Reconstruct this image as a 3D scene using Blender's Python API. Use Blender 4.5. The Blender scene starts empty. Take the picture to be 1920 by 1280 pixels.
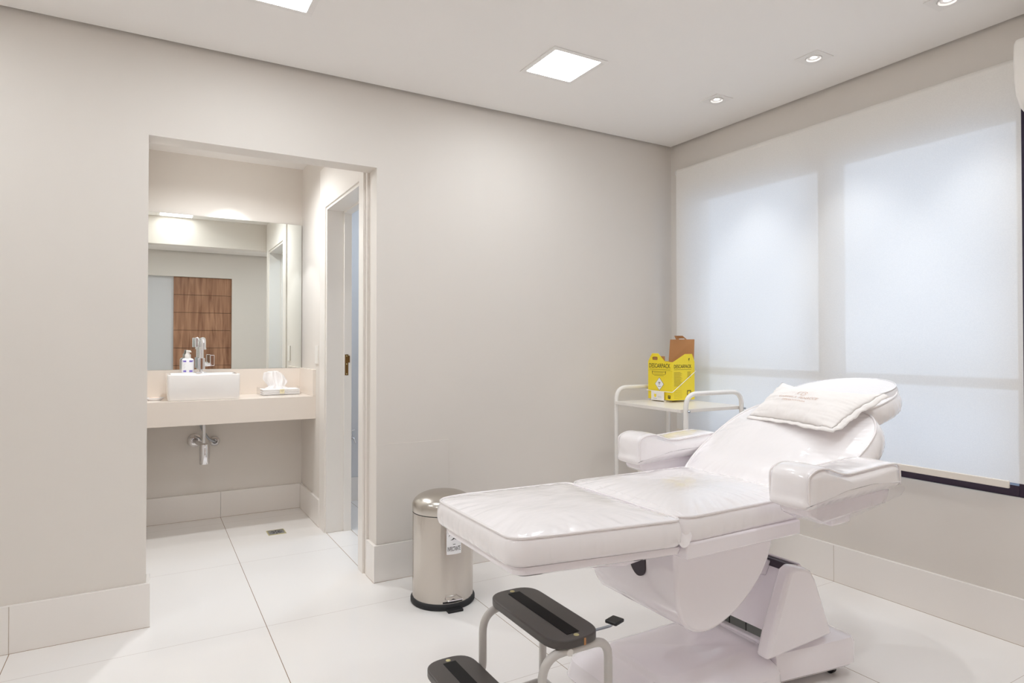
import bpy, bmesh, math, random
from mathutils import Vector, Matrix, noise
random.seed(4)
S = bpy.context.scene
COL = S.collection
PI = math.pi

# ---------------------------------------------------------------- camera
F_PX, YAW, PITCH, CY = 1182.29, 0.5240925, 0.01177635, 632.336
cam_data = bpy.data.cameras.new('camera')
cam = bpy.data.objects.new('camera', cam_data)
COL.objects.link(cam)
cam.location = (0, 0, 1.2)
cam.rotation_euler = (PI/2 + PITCH, 0, -YAW)
cam_data.sensor_width = 36
cam_data.lens = F_PX/1920*36
cam_data.shift_y = (CY-640)/1920
cam_data.clip_start = 0.02
S.camera = cam

# ---------------------------------------------------------------- world, view, exposure
w = bpy.data.worlds.new('daylight'); S.world = w; w.use_nodes = True
bg = w.node_tree.nodes['Background']
bg.inputs['Color'].default_value = (0.58, 0.74, 1.0, 1)
bg.inputs['Strength'].default_value = 1.02
S.view_settings.view_transform = 'Standard'
S.view_settings.look = 'None'
S.view_settings.gamma = 1
S.view_settings.use_curve_mapping = False
S.view_settings.exposure = 0.87
S.cycles.use_denoising = True
S.cycles.max_bounces = 14
S.cycles.diffuse_bounces = 8
S.cycles.glossy_bounces = 5
S.cycles.transparent_max_bounces = 12
S.cycles.sample_clamp_indirect = 8
S.cycles.caustics_reflective = False
S.cycles.caustics_refractive = False
PANEL_E = 17.0       # emission of the square ceiling panels
SPOT_W = 9.0         # watts of each small downlight

# ---------------------------------------------------------------- room numbers (metres)
D, X, HC = 3.1213, 3.0371, 2.5182      # back wall plane, right wall plane, ceiling
YI = 3.241                             # alcove side of the back wall
YA = 4.843                             # alcove back wall
XA = 0.995                             # alcove right wall
XD = 1.15                              # washroom side of that wall
YR, XL = -0.36, -1.60                   # rear wall, left wall
OT = 2.103                             # top of the opening

# ---------------------------------------------------------------- materials
def srgb(r, g, b):
    f = lambda c: ((c/255)/12.92 if c/255 <= .04045 else (((c/255)+.055)/1.055)**2.4)
    return (f(r), f(g), f(b), 1)

def mat(name, col, rough=.5, metal=0, coat=0, bump=None, spec=.5, trans=0, var=0, alpha=1, coat_rough=.05, ior=1.45):
    m = bpy.data.materials.new(name); m.use_nodes = True
    nt = m.node_tree; b = nt.nodes['Principled BSDF']
    b.inputs['Base Color'].default_value = col
    b.inputs['Roughness'].default_value = rough
    b.inputs['Metallic'].default_value = metal
    b.inputs['Coat Weight'].default_value = coat
    b.inputs['Coat Roughness'].default_value = coat_rough
    b.inputs['Specular IOR Level'].default_value = spec
    b.inputs['Transmission Weight'].default_value = trans
    b.inputs['IOR'].default_value = ior
    b.inputs['Alpha'].default_value = alpha
    tc = nt.nodes.new('ShaderNodeTexCoord')
    if bump:
        scale, strength, dist = bump[:3]
        stretch = bump[3] if len(bump) > 3 else (1, 1, 1)
        mp = nt.nodes.new('ShaderNodeMapping'); mp.inputs['Scale'].default_value = stretch
        n = nt.nodes.new('ShaderNodeTexNoise'); n.inputs['Scale'].default_value = scale
        n.inputs['Detail'].default_value = 2
        bp = nt.nodes.new('ShaderNodeBump'); bp.inputs['Strength'].default_value = strength
        bp.inputs['Distance'].default_value = dist
        nt.links.new(tc.outputs['Object'], mp.inputs[0]); nt.links.new(mp.outputs[0], n.inputs['Vector'])
        nt.links.new(n.outputs['Fac'], bp.inputs['Height'])
        nt.links.new(bp.outputs[0], b.inputs['Normal'])
        if coat: nt.links.new(bp.outputs[0], b.inputs['Coat Normal'])
    if var:
        n2 = nt.nodes.new('ShaderNodeTexNoise'); n2.inputs['Scale'].default_value = 3
        mx = nt.nodes.new('ShaderNodeMix'); mx.data_type = 'RGBA'
        mx.inputs['A'].default_value = col
        mx.inputs['B'].default_value = tuple(c*(1-var) for c in col[:3])+(1,)
        nt.links.new(tc.outputs['Object'], n2.inputs['Vector'])
        nt.links.new(n2.outputs['Fac'], mx.inputs['Factor'])
        nt.links.new(mx.outputs['Result'], b.inputs['Base Color'])
    return m

def emis(name, col, e):
    m = bpy.data.materials.new(name); m.use_nodes = True
    nt = m.node_tree; nt.nodes.clear()
    o = nt.nodes.new('ShaderNodeOutputMaterial'); em = nt.nodes.new('ShaderNodeEmission')
    em.inputs[0].default_value = col; em.inputs[1].default_value = e
    nt.links.new(em.outputs[0], o.inputs[0])
    return m

M = {}
M['wall'] = mat('beige_wall_paint', srgb(227, 221, 214), .65, bump=(220, .05, .002), var=.015)
M['wall_cool'] = mat('pale_grey_wall_paint', srgb(214, 214, 216), .6, bump=(220, .05, .002))
M['ceiling'] = mat('white_ceiling_paint', srgb(243, 240, 237), .8, bump=(150, .04, .002))
M['white_lacquer'] = mat('white_lacquer', srgb(236, 231, 225), .3, bump=(60, .03, .001))
M['skirting'] = mat('white_porcelain', srgb(238, 233, 228), .12, bump=(8, .04, .002), var=.01)
M['counter'] = mat('cream_quartz', srgb(238, 228, 218), .22, bump=(300, .02, .001), var=.02)
M['ceramic'] = mat('white_ceramic', srgb(240, 236, 233), .08, coat=.5)
M['vinyl'] = mat('white_vinyl_under_plastic', srgb(247, 243, 244), .28, coat=.9, coat_rough=.04, bump=(11, .30, .008, (1.0, 1.8, 1.0)))
M['vinyl_side'] = M['vinyl']
M['piping'] = mat('white_piping', srgb(245, 240, 240), .2, coat=.6)
M['shell'] = mat('glossy_white_fibreglass', srgb(247, 242, 246), .12, coat=.8, bump=(4, .03, .004))
M['dark_slot'] = mat('dark_gap_fill', srgb(62, 52, 62), .45)
M['louvre'] = mat('grey_rubber', srgb(120, 124, 120), .5)
M['chrome'] = mat('chrome', (.82, .82, .84, 1), .07, 1)
M['steel'] = mat('brushed_steel', srgb(204, 197, 189), .20, 1, bump=(22, .9, .006, (1, 1, .01)))
M['steel_lid'] = mat('brushed_steel_lid', srgb(196, 190, 182), .25, 1, bump=(60, .08, .001))
M['galv'] = mat('galvanised_steel', srgb(180, 184, 190), .35, .9, var=.2)
M['black_plastic'] = mat('black_plastic', srgb(32, 30, 30), .4)
M['black_tread'] = mat('worn_black_laminate', srgb(84, 79, 76), .34, bump=(400, .15, .0006), var=.2)
M['grip'] = mat('black_grip_tape', srgb(28, 26, 25), .85, bump=(700, .5, .001), var=.4)
M['grey_tube'] = mat('grey_painted_tube', srgb(206, 202, 198), .3, coat=.3)
M['white_tube'] = mat('white_painted_tube', srgb(243, 240, 236), .25, coat=.4)
M['cotton'] = mat('white_cotton', srgb(238, 233, 230), .9, bump=(28, .35, .006, (1, 2, 1)))
M['cotton_cover'] = mat('white_fabric_cover', srgb(233, 231, 233), .9, bump=(40, .2, .004))
M['paper'] = mat('white_tissue', srgb(248, 246, 246), .9, bump=(30, .3, .004))
M['box_yellow'] = mat('yellow_printed_card', srgb(246, 222, 52), .42, bump=(90, .04, .001))
M['card'] = mat('brown_cardboard', srgb(194, 142, 96), .85, bump=(160, .12, .001), var=.08)
M['ink'] = mat('black_ink', srgb(40, 32, 20), .5)
M['ink_soft'] = mat('thin_print_ink', srgb(150, 128, 40), .5)
M['label_white'] = mat('white_label', srgb(244, 244, 246), .4)
M['purple'] = mat('purple_label', srgb(128, 112, 196), .4)
M['logo'] = mat('rose_gold_print', srgb(212, 186, 170), .6)
M['brass'] = mat('tarnished_brass', srgb(140, 104, 60), .4, .8, var=.4)
M['brass_light'] = mat('brass_screw', srgb(206, 198, 150), .45, .3)
M['lamp_white'] = mat('white_lamp_trim', srgb(238, 235, 232), .4)
M['frame_dark'] = mat('dark_window_frame', srgb(58, 42, 58), .4)
M['ac'] = mat('white_abs_plastic', srgb(240, 236, 230), .35)
M['rubber'] = mat('black_rubber', srgb(38, 38, 40), .6)
M['cream_tag'] = mat('cream_tag', srgb(230, 222, 190), .6)
M['soap'] = mat('pale_soap', srgb(240, 222, 208), .35)
M['grout'] = mat('dark_joint', srgb(176, 158, 140), .8)
M['panel'] = emis('lamp_panel', (.90, .955, 1, 1), PANEL_E)
M['led'] = emis('lamp_led', (1, .97, .95, 1), 14)

def sheen(nt):
    lw = nt.nodes.new('ShaderNodeLayerWeight'); lw.inputs[0].default_value = .5
    p = nt.nodes.new('ShaderNodeMath'); p.operation = 'POWER'; p.inputs[1].default_value = 3
    q = nt.nodes.new('ShaderNodeMath'); q.operation = 'MULTIPLY_ADD'; q.inputs[1].default_value = .55; q.inputs[2].default_value = .045
    nt.links.new(lw.outputs['Facing'], p.inputs[0]); nt.links.new(p.outputs[0], q.inputs[0])
    return q

# clear film
def film():
    m = bpy.data.materials.new('clear_plastic_film'); m.use_nodes = True
    nt = m.node_tree; nt.nodes.clear()
    o = nt.nodes.new('ShaderNodeOutputMaterial'); mx = nt.nodes.new('ShaderNodeMixShader')
    t = nt.nodes.new('ShaderNodeBsdfTransparent'); g = nt.nodes.new('ShaderNodeBsdfGlossy')
    t.inputs[0].default_value = (.96, .95, .965, 1)
    g.inputs['Roughness'].default_value = .1
    f = sheen(nt)
    n = nt.nodes.new('ShaderNodeTexNoise'); n.inputs['Scale'].default_value = 18
    tc = nt.nodes.new('ShaderNodeTexCoord'); bp = nt.nodes.new('ShaderNodeBump'); bp.inputs['Strength'].default_value = .5
    bp.inputs['Distance'].default_value = .01
    nt.links.new(tc.outputs['Object'], n.inputs['Vector']); nt.links.new(n.outputs['Fac'], bp.inputs['Height'])
    nt.links.new(bp.outputs[0], g.inputs['Normal'])
    nt.links.new(f.outputs[0], mx.inputs[0]); nt.links.new(t.outputs[0], mx.inputs[1]); nt.links.new(g.outputs[0], mx.inputs[2])
    nt.links.new(mx.outputs[0], o.inputs[0])
    return m
M['film'] = film()

def glass():
    m = bpy.data.materials.new('clear_glass'); m.use_nodes = True
    nt = m.node_tree; nt.nodes.clear()
    o = nt.nodes.new('ShaderNodeOutputMaterial'); mx = nt.nodes.new('ShaderNodeMixShader')
    t = nt.nodes.new('ShaderNodeBsdfTransparent'); g = nt.nodes.new('ShaderNodeBsdfGlossy')
    t.inputs[0].default_value = (.95, .97, .97, 1); g.inputs['Roughness'].default_value = .02
    f = sheen(nt)
    nt.links.new(f.outputs[0], mx.inputs[0]); nt.links.new(t.outputs[0], mx.inputs[1]); nt.links.new(g.outputs[0], mx.inputs[2])
    nt.links.new(mx.outputs[0], o.inputs[0])
    return m
M['glass'] = glass()

M['acrylic'] = M['glass'].copy(); M['acrylic'].name = 'clear_acrylic'
for nn in M['acrylic'].node_tree.nodes:
    if nn.type == 'BSDF_TRANSPARENT': nn.inputs[0].default_value = (.99, .99, .99, 1)
    if nn.type == 'MATH' and nn.operation == 'MULTIPLY_ADD': nn.inputs[1].default_value = .25; nn.inputs[2].default_value = .02

def blind_mat():
    m = bpy.data.materials.new('translucent_screen_fabric'); m.use_nodes = True
    nt = m.node_tree; nt.nodes.clear()
    o = nt.nodes.new('ShaderNodeOutputMaterial')
    d = nt.nodes.new('ShaderNodeBsdfDiffuse'); t = nt.nodes.new('ShaderNodeBsdfTranslucent'); tr = nt.nodes.new('ShaderNodeBsdfTransparent')
    d.inputs[0].default_value = srgb(252, 248, 242)
    t.inputs[0].default_value = (.90, .90, .90, 1)
    a = nt.nodes.new('ShaderNodeMixShader'); a.inputs[0].default_value = .27
    b = nt.nodes.new('ShaderNodeMixShader')
    tc = nt.nodes.new('ShaderNodeTexCoord')
    n = nt.nodes.new('ShaderNodeTexNoise'); n.inputs['Scale'].default_value = 190; n.inputs['Detail'].default_value = 3
    mr = nt.nodes.new('ShaderNodeMapRange'); mr.inputs['From Min'].default_value = .3; mr.inputs['From Max'].default_value = .7
    mr.inputs['To Min'].default_value = .055; mr.inputs['To Max'].default_value = .095
    nt.links.new(tc.outputs['Object'], n.inputs['Vector']); nt.links.new(n.outputs['Fac'], mr.inputs['Value'])
    nt.links.new(mr.outputs[0], b.inputs[0])
    nt.links.new(d.outputs[0], a.inputs[1]); nt.links.new(t.outputs[0], a.inputs[2])
    nt.links.new(a.outputs[0], b.inputs[1]); nt.links.new(tr.outputs[0], b.inputs[2])
    nt.links.new(b.outputs[0], o.inputs[0])
    return m
M['blind'] = blind_mat()
M['blind_bar'] = mat('cream_blind_bar', srgb(236, 228, 218), .5)

def floor_mat():
    m = mat('white_porcelain_floor_tiles', srgb(240, 236, 233), .10, spec=.5)
    nt = m.node_tree; b = nt.nodes['Principled BSDF']
    tc = nt.nodes['Texture Coordinate']
    gp = nt.nodes.new('ShaderNodeNewGeometry')
    sep = nt.nodes.new('ShaderNodeSeparateXYZ'); nt.links.new(gp.outputs['Position'], sep.inputs[0])
    def mth(op, a, v=None, c=None):
        n = nt.nodes.new('ShaderNodeMath'); n.operation = op
        for i, q in enumerate((a, v, c)):
            if q is None: continue
            if isinstance(q, (int, float)): n.inputs[i].default_value = q
            else: nt.links.new(q, n.inputs[i])
        return n.outputs[0]
    def joint(s, off, pitch, wd):
        a = mth('SUBTRACT', s, off); a = mth('DIVIDE', a, pitch); a = mth('ADD', a, 100.5)
        a = mth('FRACT', a); a = mth('SUBTRACT', a, .5); a = mth('ABSOLUTE', a); a = mth('MULTIPLY', a, pitch)
        return mth('LESS_THAN', a, wd)
    jx = joint(sep.outputs[0], .447, .905, .0014)
    jy = joint(sep.outputs[1], .165, .9, .0009)
    n = nt.nodes.new('ShaderNodeTexNoise'); n.inputs['Scale'].default_value = 1.3; n.inputs['Detail'].default_value = 6
    nt.links.new(tc.outputs['Object'], n.inputs['Vector'])
    m1 = nt.nodes.new('ShaderNodeMix'); m1.data_type = 'RGBA'
    m1.inputs['A'].default_value = srgb(245, 242, 240); m1.inputs['B'].default_value = srgb(239, 235, 231)
    nt.links.new(n.outputs['Fac'], m1.inputs['Factor'])
    m2 = nt.nodes.new('ShaderNodeMix'); m2.data_type = 'RGBA'; m2.inputs['B'].default_value = srgb(196, 184, 176)
    nt.links.new(jy, m2.inputs['Factor']); nt.links.new(m1.outputs['Result'], m2.inputs['A'])
    m3 = nt.nodes.new('ShaderNodeMix'); m3.data_type = 'RGBA'; m3.inputs['B'].default_value = srgb(150, 128, 108)
    nt.links.new(jx, m3.inputs['Factor']); nt.links.new(m2.outputs['Result'], m3.inputs['A'])
    nt.links.new(m3.outputs['Result'], b.inputs['Base Color'])
    n3 = nt.nodes.new('ShaderNodeTexNoise'); n3.inputs['Scale'].default_value = 5
    nt.links.new(tc.outputs['Object'], n3.inputs['Vector'])
    mr = nt.nodes.new('ShaderNodeMapRange'); mr.inputs['To Min'].default_value = .06; mr.inputs['To Max'].default_value = .13
    nt.links.new(n3.outputs['Fac'], mr.inputs['Value']); nt.links.new(mr.outputs[0], b.inputs['Roughness'])
    return m
M['floor'] = floor_mat()

def wood_mat():
    m = mat('walnut_panel', srgb(150, 108, 82), .42)
    nt = m.node_tree; b = nt.nodes['Principled BSDF']; tc = nt.nodes['Texture Coordinate']
    mp = nt.nodes.new('ShaderNodeMapping'); mp.inputs['Scale'].default_value = (9, 9, .8)
    n = nt.nodes.new('ShaderNodeTexNoise'); n.inputs['Scale'].default_value = 2.2; n.inputs['Detail'].default_value = 8; n.inputs['Distortion'].default_value = .6
    cr = nt.nodes.new('ShaderNodeValToRGB')
    cr.color_ramp.elements[0].position = .3; cr.color_ramp.elements[0].color = srgb(126, 84, 60)
    cr.color_ramp.elements[1].position = .7; cr.color_ramp.elements[1].color = srgb(186, 142, 112)
    nt.links.new(tc.outputs['Object'], mp.inputs[0]); nt.links.new(mp.outputs[0], n.inputs['Vector'])
    nt.links.new(n.outputs['Fac'], cr.inputs[0]); nt.links.new(cr.outputs[0], b.inputs['Base Color'])
    return m
M['wood'] = wood_mat()
M['mirror'] = mat('silvered_mirror', (.90, .93, .90, 1), .0, 1)

# ---------------------------------------------------------------- object helpers
def top(name, loc, label, cat, group=None):
    o = bpy.data.objects.new(name, None); COL.objects.link(o); o.location = loc
    o.empty_display_size = .05
    o['label'] = label; o['category'] = cat
    if group: o['group'] = group
    return o

def root_of(o):
    while o.parent: o = o.parent
    return o

def link(name, bm, m, parent=None, smooth=False, label=None, bevel=0, segs=2, auto=40, subsurf=0):
    """vertices are given in world metres; a child is stored relative to its top-level thing"""
    bmesh.ops.recalc_face_normals(bm, faces=bm.faces)
    if parent: off = Vector(root_of(parent).location)
    else:
        xs = [v.co.x for v in bm.verts]; ys = [v.co.y for v in bm.verts]; zs = [v.co.z for v in bm.verts]
        off = Vector(((min(xs)+max(xs))/2, (min(ys)+max(ys))/2, min(zs)))
    bmesh.ops.translate(bm, verts=bm.verts, vec=-off)
    me = bpy.data.meshes.new(name); bm.to_mesh(me); bm.free()
    me.materials.append(m)
    o = bpy.data.objects.new(name, me); COL.objects.link(o)
    if parent: o.parent = parent
    else: o.location = off
    if smooth: me.shade_smooth()
    if bevel:
        b = o.modifiers.new('bevel', 'BEVEL'); b.width = bevel; b.segments = segs; b.limit_method = 'ANGLE'
        b.angle_limit = math.radians(35); b.harden_normals = False
        me.shade_smooth()
    if subsurf:
        s = o.modifiers.new('sub', 'SUBSURF'); s.levels = subsurf; s.render_levels = subsurf
    if bevel or (smooth and auto):
        try: me.set_sharp_from_angle(angle=math.radians(auto))
        except Exception: pass
    if label: o['label'] = label
    return o

def structure(o):
    o['kind'] = 'structure'
    return o

def bx(bm, x0, x1, y0, y1, z0, z1, rot=None, piv=None):
    vs = [bm.verts.new((x, y, z)) for z in (z0, z1) for y in (y0, y1) for x in (x0, x1)]
    for f in ((0, 2, 3, 1), (4, 5, 7, 6), (0, 1, 5, 4), (2, 6, 7, 3), (0, 4, 6, 2), (1, 3, 7, 5)):
        bm.faces.new([vs[i] for i in f])
    if rot is not None:
        bmesh.ops.rotate(bm, verts=vs, cent=piv, matrix=rot)
    return vs

def box(*a, **k):
    bm = bmesh.new(); bx(bm, *a, **k); return bm

def boxes(lst):
    bm = bmesh.new()
    for a in lst: bx(bm, *a)
    return bm

def tube(bm, pts, r, seg=12, closed=False, cap=True):
    pts = [Vector(p) for p in pts]; n = len(pts)
    rs = r if isinstance(r, (list, tuple)) else [r]*n
    rings = []; up = None
    for i, p in enumerate(pts):
        if closed: t = (pts[(i+1) % n]-pts[i-1]).normalized()
        else: t = (pts[min(i+1, n-1)]-pts[max(i-1, 0)]).normalized()
        if up is None:
            up = Vector((0, 0, 1)) if abs(t.z) < .9 else Vector((1, 0, 0))
        up = (up - t*up.dot(t)).normalized(); s = t.cross(up)
        rings.append([bm.verts.new(p+(up*math.cos(a)+s*math.sin(a))*rs[i]) for a in [2*PI*k/seg for k in range(seg)]])
    m = n if closed else n-1
    for i in range(m):
        A, B = rings[i], rings[(i+1) % n]
        for k in range(seg): bm.faces.new((A[k], A[(k+1) % seg], B[(k+1) % seg], B[k]))
    if cap and not closed:
        bm.faces.new(rings[0][::-1]); bm.faces.new(rings[-1])

def tb(pts, r, seg=12, closed=False):
    bm = bmesh.new(); tube(bm, pts, r, seg, closed); return bm

def round_path(pts, rad, n=6):
    """polyline with rounded corners"""
    pts = [Vector(p) for p in pts]; out = [pts[0]]
    for i in range(1, len(pts)-1):
        a, b, c = pts[i-1], pts[i], pts[i+1]
        r = rad[i-1] if isinstance(rad, (list, tuple)) else rad
        da, dc = (a-b), (c-b)
        r = min(r, da.length*.49, dc.length*.49)
        p, q = b+da.normalized()*r, b+dc.normalized()*r
        for k in range(n+1):
            t = k/n; out.append((1-t)**2*p+2*t*(1-t)*b+t*t*q)
    out.append(pts[-1]); return out

def lathe(bm, prof, cx, cy, seg=40, axis=None, z0=0):
    """prof: list of (radius, z)"""
    rings = []
    for r, z in prof:
        if r < 1e-5: rings.append([bm.verts.new((cx, cy, z+z0))])
        else: rings.append([bm.verts.new((cx+r*math.cos(2*PI*k/seg), cy+r*math.sin(2*PI*k/seg), z+z0)) for k in range(seg)])
    for A, B in zip(rings, rings[1:]):
        if len(A) == 1 and len(B) == 1: continue
        for k in range(seg):
            k2 = (k+1) % seg
            if len(A) == 1: bm.faces.new((A[0], B[k2], B[k]))
            elif len(B) == 1: bm.faces.new((A[k], A[k2], B[0]))
            else: bm.faces.new((A[k], A[k2], B[k2], B[k]))
    return [v for r in rings for v in r]

def lat(prof, cx, cy, seg=40):
    bm = bmesh.new(); lathe(bm, prof, cx, cy, seg); return bm

def catmull(pts, n=6, closed=False):
    P = [Vector(p) for p in pts]; N = len(P); out = []
    rng = range(N if closed else N-1)
    for i in rng:
        if closed: a, b, c, d = P[i-1], P[i], P[(i+1) % N], P[(i+2) % N]
        else: a, b, c, d = P[max(i-1, 0)], P[i], P[i+1], P[min(i+2, N-1)]
        for k in range(n):
            t = k/n
            out.append(.5*((2*b)+(-a+c)*t+(2*a-5*b+4*c-d)*t*t+(-a+3*b-3*c+d)*t**3))
    if not closed: out.append(P[-1])
    return out

def resample(P, n):
    L = [0]; N = len(P)
    for i in range(N): L.append(L[-1]+(P[(i+1) % N]-P[i]).length)
    out = []; j = 0
    for k in range(n):
        s = L[-1]*k/n
        while L[j+1] < s: j += 1
        t = (s-L[j])/max(L[j+1]-L[j], 1e-9)
        out.append(P[j].lerp(P[(j+1) % N], t))
    return out

def round_poly(pts, rads, n=8):
    """closed polygon with rounded corners, in 2D"""
    P = [Vector((p[0], p[1])) for p in pts]; out = []; N = len(P)
    for i in range(N):
        a, b, c = P[i-1], P[i], P[(i+1) % N]
        r = rads[i] if isinstance(rads, (list, tuple)) else rads
        da, dc = a-b, c-b
        r = min(r, da.length*.49, dc.length*.49)
        p, q = b+da.normalized()*r, b+dc.normalized()*r
        for k in range(n+1):
            t = k/n; out.append((1-t)**2*p+2*t*(1-t)*b+t*t*q)
    return out

def prism(poly, axis, a, b, bm=None):
    """extrude a 2D polygon along an axis ('y': poly is (x,z); 'z': (x,y); 'x': (y,z))"""
    bm = bm or bmesh.new()
    def P(p, t):
        return {'y': (p[0], t, p[1]), 'z': (p[0], p[1], t), 'x': (t, p[0], p[1])}[axis]
    A = [bm.verts.new(P(p, a)) for p in poly]; B = [bm.verts.new(P(p, b)) for p in poly]
    n = len(poly)
    for i in range(n): bm.faces.new((A[i], A[(i+1) % n], B[(i+1) % n], B[i]))
    bm.faces.new(A); bm.faces.new(B[::-1])
    return bm

# a padded cushion: outline in the cushion plane, crowned top, rounded side
def cushion_mesh(outline, O, U, V, W, thick, crown, side=.012, n=200, wr=.0016, seed=0, power=3.0, freq=46, hollow=None, topshape=None, bottom_in=.02):
    ol = resample(outline, n)
    c = Vector((sum(p.x for p in ol)/n, sum(p.y for p in ol)/n))
    bm = bmesh.new()
    def put(p, h): return bm.verts.new(O+U*p.x+V*p.y+W*h)
    radii = [0]+[.04*k for k in range(1, 20)]+[.79, .82, .85, .88, .905, .93, .95, .97, .985, 1.0]
    rings = []
    for r in radii:
        if r == 0:
            h = crown + (topshape(c) if topshape else 0)
            rings.append([put(c, h)]); continue
        ring = []
        for i, p in enumerate(ol):
            q = c+(p-c)*r
            h = crown*(1-r**power)
            if topshape: h += topshape(q)*(1-r**6)
            a = noise.noise(Vector((i/n*freq*1.0, r*1.4, seed)))
            b = noise.noise(Vector((i/n*freq*2.3, r*2.0, seed+7)))
            wn = max(0, (r-.62)/.30); wn = min(1, wn)**1.5*min(1, (1-r)/.05)
            h += wr*wn*(a*1.4+b)
            e2 = min(1, (1-r)/.1)
            h += wr*.9*noise.noise(Vector((q.x*9, q.y*9, seed+3)))*e2
            rd = noise.noise(Vector(((q.x+q.y*.35)*34, (q.y-q.x*.2)*5, seed+5)))
            h += wr*.9*(1-abs(rd)*3 if abs(rd) < .33 else 0)*e2*max(0, noise.noise(Vector((q.x*4, q.y*4, seed+9)))+.25)
            ring.append(put(q, h))
        rings.append(ring)
    # side
    nrm = []
    for i in range(n):
        t = (ol[(i+1) % n]-ol[i-1]).normalized(); nn = Vector((t.y, -t.x))
        if nn.dot(ol[i]-c) < 0: nn = -nn
        nrm.append(nn)
    K = 9
    for k in range(1, K+1):
        t = k/K; ring = []
        for i, p in enumerate(ol):
            bul = side*math.sin(PI*min(t*1.05, 1))**.7
            if t > .8: bul -= bottom_in*((t-.8)/.2)**2
            ww = wr*1.1*noise.noise(Vector((i/n*freq*2.6, t*.8, seed+11)))*math.sin(PI*t)
            ring.append(put(p+nrm[i]*(bul+ww), -thick*t))
        rings.append(ring)
    c2 = [put(c+(p-c)*.6, -thick) for p in ol]; rings.append(c2)
    for A, B in zip(rings, rings[1:]):
        if len(A) == 1:
            for i in range(n): bm.faces.new((A[0], B[(i+1) % n], B[i]))
        else:
            for i in range(n): bm.faces.new((A[i], A[(i+1) % n], B[(i+1) % n], B[i]))
    bm.faces.new(rings[-1])
    pip = [O+U*(p.x+m.x*.002)+V*(p.y+m.y*.002)+W*.001 for p, m in zip(ol, nrm)]
    return bm, pip

def cushion(name, parent, label=None, m=None, pipe=True, **k):
    bm, pip = cushion_mesh(**k)
    o = link(name, bm, m or M['vinyl'], parent, smooth=True, auto=0, label=label)
    if pipe: link('piping', tb(pip, .0042, 6, True), M['piping'], o, smooth=True, auto=0)
    return o

# text as mesh, mapped through fn(u, v) -> world point
def text_bm(bm, s, fn, u0, v0, width, height, bold=0, res=3, maxlen=None):
    cu = bpy.data.curves.new('t', 'FONT'); cu.body = s; cu.size = 1; cu.resolution_u = res
    cu.offset = bold; cu.fill_mode = 'FRONT'
    ob = bpy.data.objects.new('t', cu); COL.objects.link(ob)
    dg = bpy.context.evaluated_depsgraph_get(); dg.update()
    me = bpy.data.meshes.new_from_object(ob.evaluated_get(dg))
    xs = [v.co.x for v in me.vertices]; ys = [v.co.y for v in me.vertices]
    x0, x1, y0, y1 = min(xs), max(xs), min(ys), max(ys)
    sx = width/(x1-x0); sy = height/(y1-y0)
    vs = [bm.verts.new(fn(u0+(v.co.x-x0)*sx, v0+(v.co.y-y0)*sy)) for v in me.vertices]
    for p in me.polygons:
        try: bm.faces.new([vs[i] for i in p.vertices])
        except ValueError: pass
    bpy.data.objects.remove(ob); bpy.data.curves.remove(cu); bpy.data.meshes.remove(me)

def rect_uv(bm, fn, u0, u1, v0, v1, n=1):
    for k in range(n):
        a, b = u0+(u1-u0)*k/n, u0+(u1-u0)*(k+1)/n
        bm.faces.new([bm.verts.new(fn(*q)) for q in ((a, v0), (b, v0), (b, v1), (a, v1))])

def arc_uv(bm, fn, cx, cy, r0, r1, a0, a1, n=16, taper=False):
    prev = None
    for k in range(n+1):
        t = k/n; a = math.radians(a0+(a1-a0)*t)
        w_ = math.sin(PI*t)**.6 if taper else 1
        ri = r1-(r1-r0)*max(w_, .05)
        cur = (bm.verts.new(fn(cx+ri*math.cos(a), cy+ri*math.sin(a))), bm.verts.new(fn(cx+r1*math.cos(a), cy+r1*math.sin(a))))
        if prev: bm.faces.new((prev[0], cur[0], cur[1], prev[1]))
        prev = cur

def biohazard(bm, fn, cx, cy, s):
    for k in range(3):
        a = 90+120*k; ar = math.radians(a)
        x, y = cx+math.cos(ar)*.48*s, cy+math.sin(ar)*.48*s
        arc_uv(bm, fn, x, y, .30*s, .50*s, a+35, a+325, 22, True)
        arc_uv(bm, fn, cx, cy, .50*s, .58*s, a+60-26, a+60+26, 8)
    arc_uv(bm, fn, cx, cy, .10*s, .22*s, 0, 360, 16)

# ================================================================ the room shell
structure(link('floor', box(XL-.2, X+.25, YR-.2, YA+.15, -.08, 0), M['floor']))
# ceiling: board with a narrow shadow gap to the walls of the treatment room
g = .022
bmc = boxes([(XL+g, X-g, YR+g, D-g, HC, HC+.012), (XL-.15, X+.2, YR-.15, D+.0, HC+.07, HC+.12)])
structure(link('ceiling', bmc, M['ceiling']))
structure(link('ceiling', boxes([(-.15, XA+.16, YI, YA, 2.505, 2.56), (-.15, XA, YI, 3.62, 2.35, 2.5045)]), M['ceiling']))
structure(link('ceiling', box(XD, 2.4, YI, YA, 2.45, 2.56), M['ceiling']))
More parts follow.
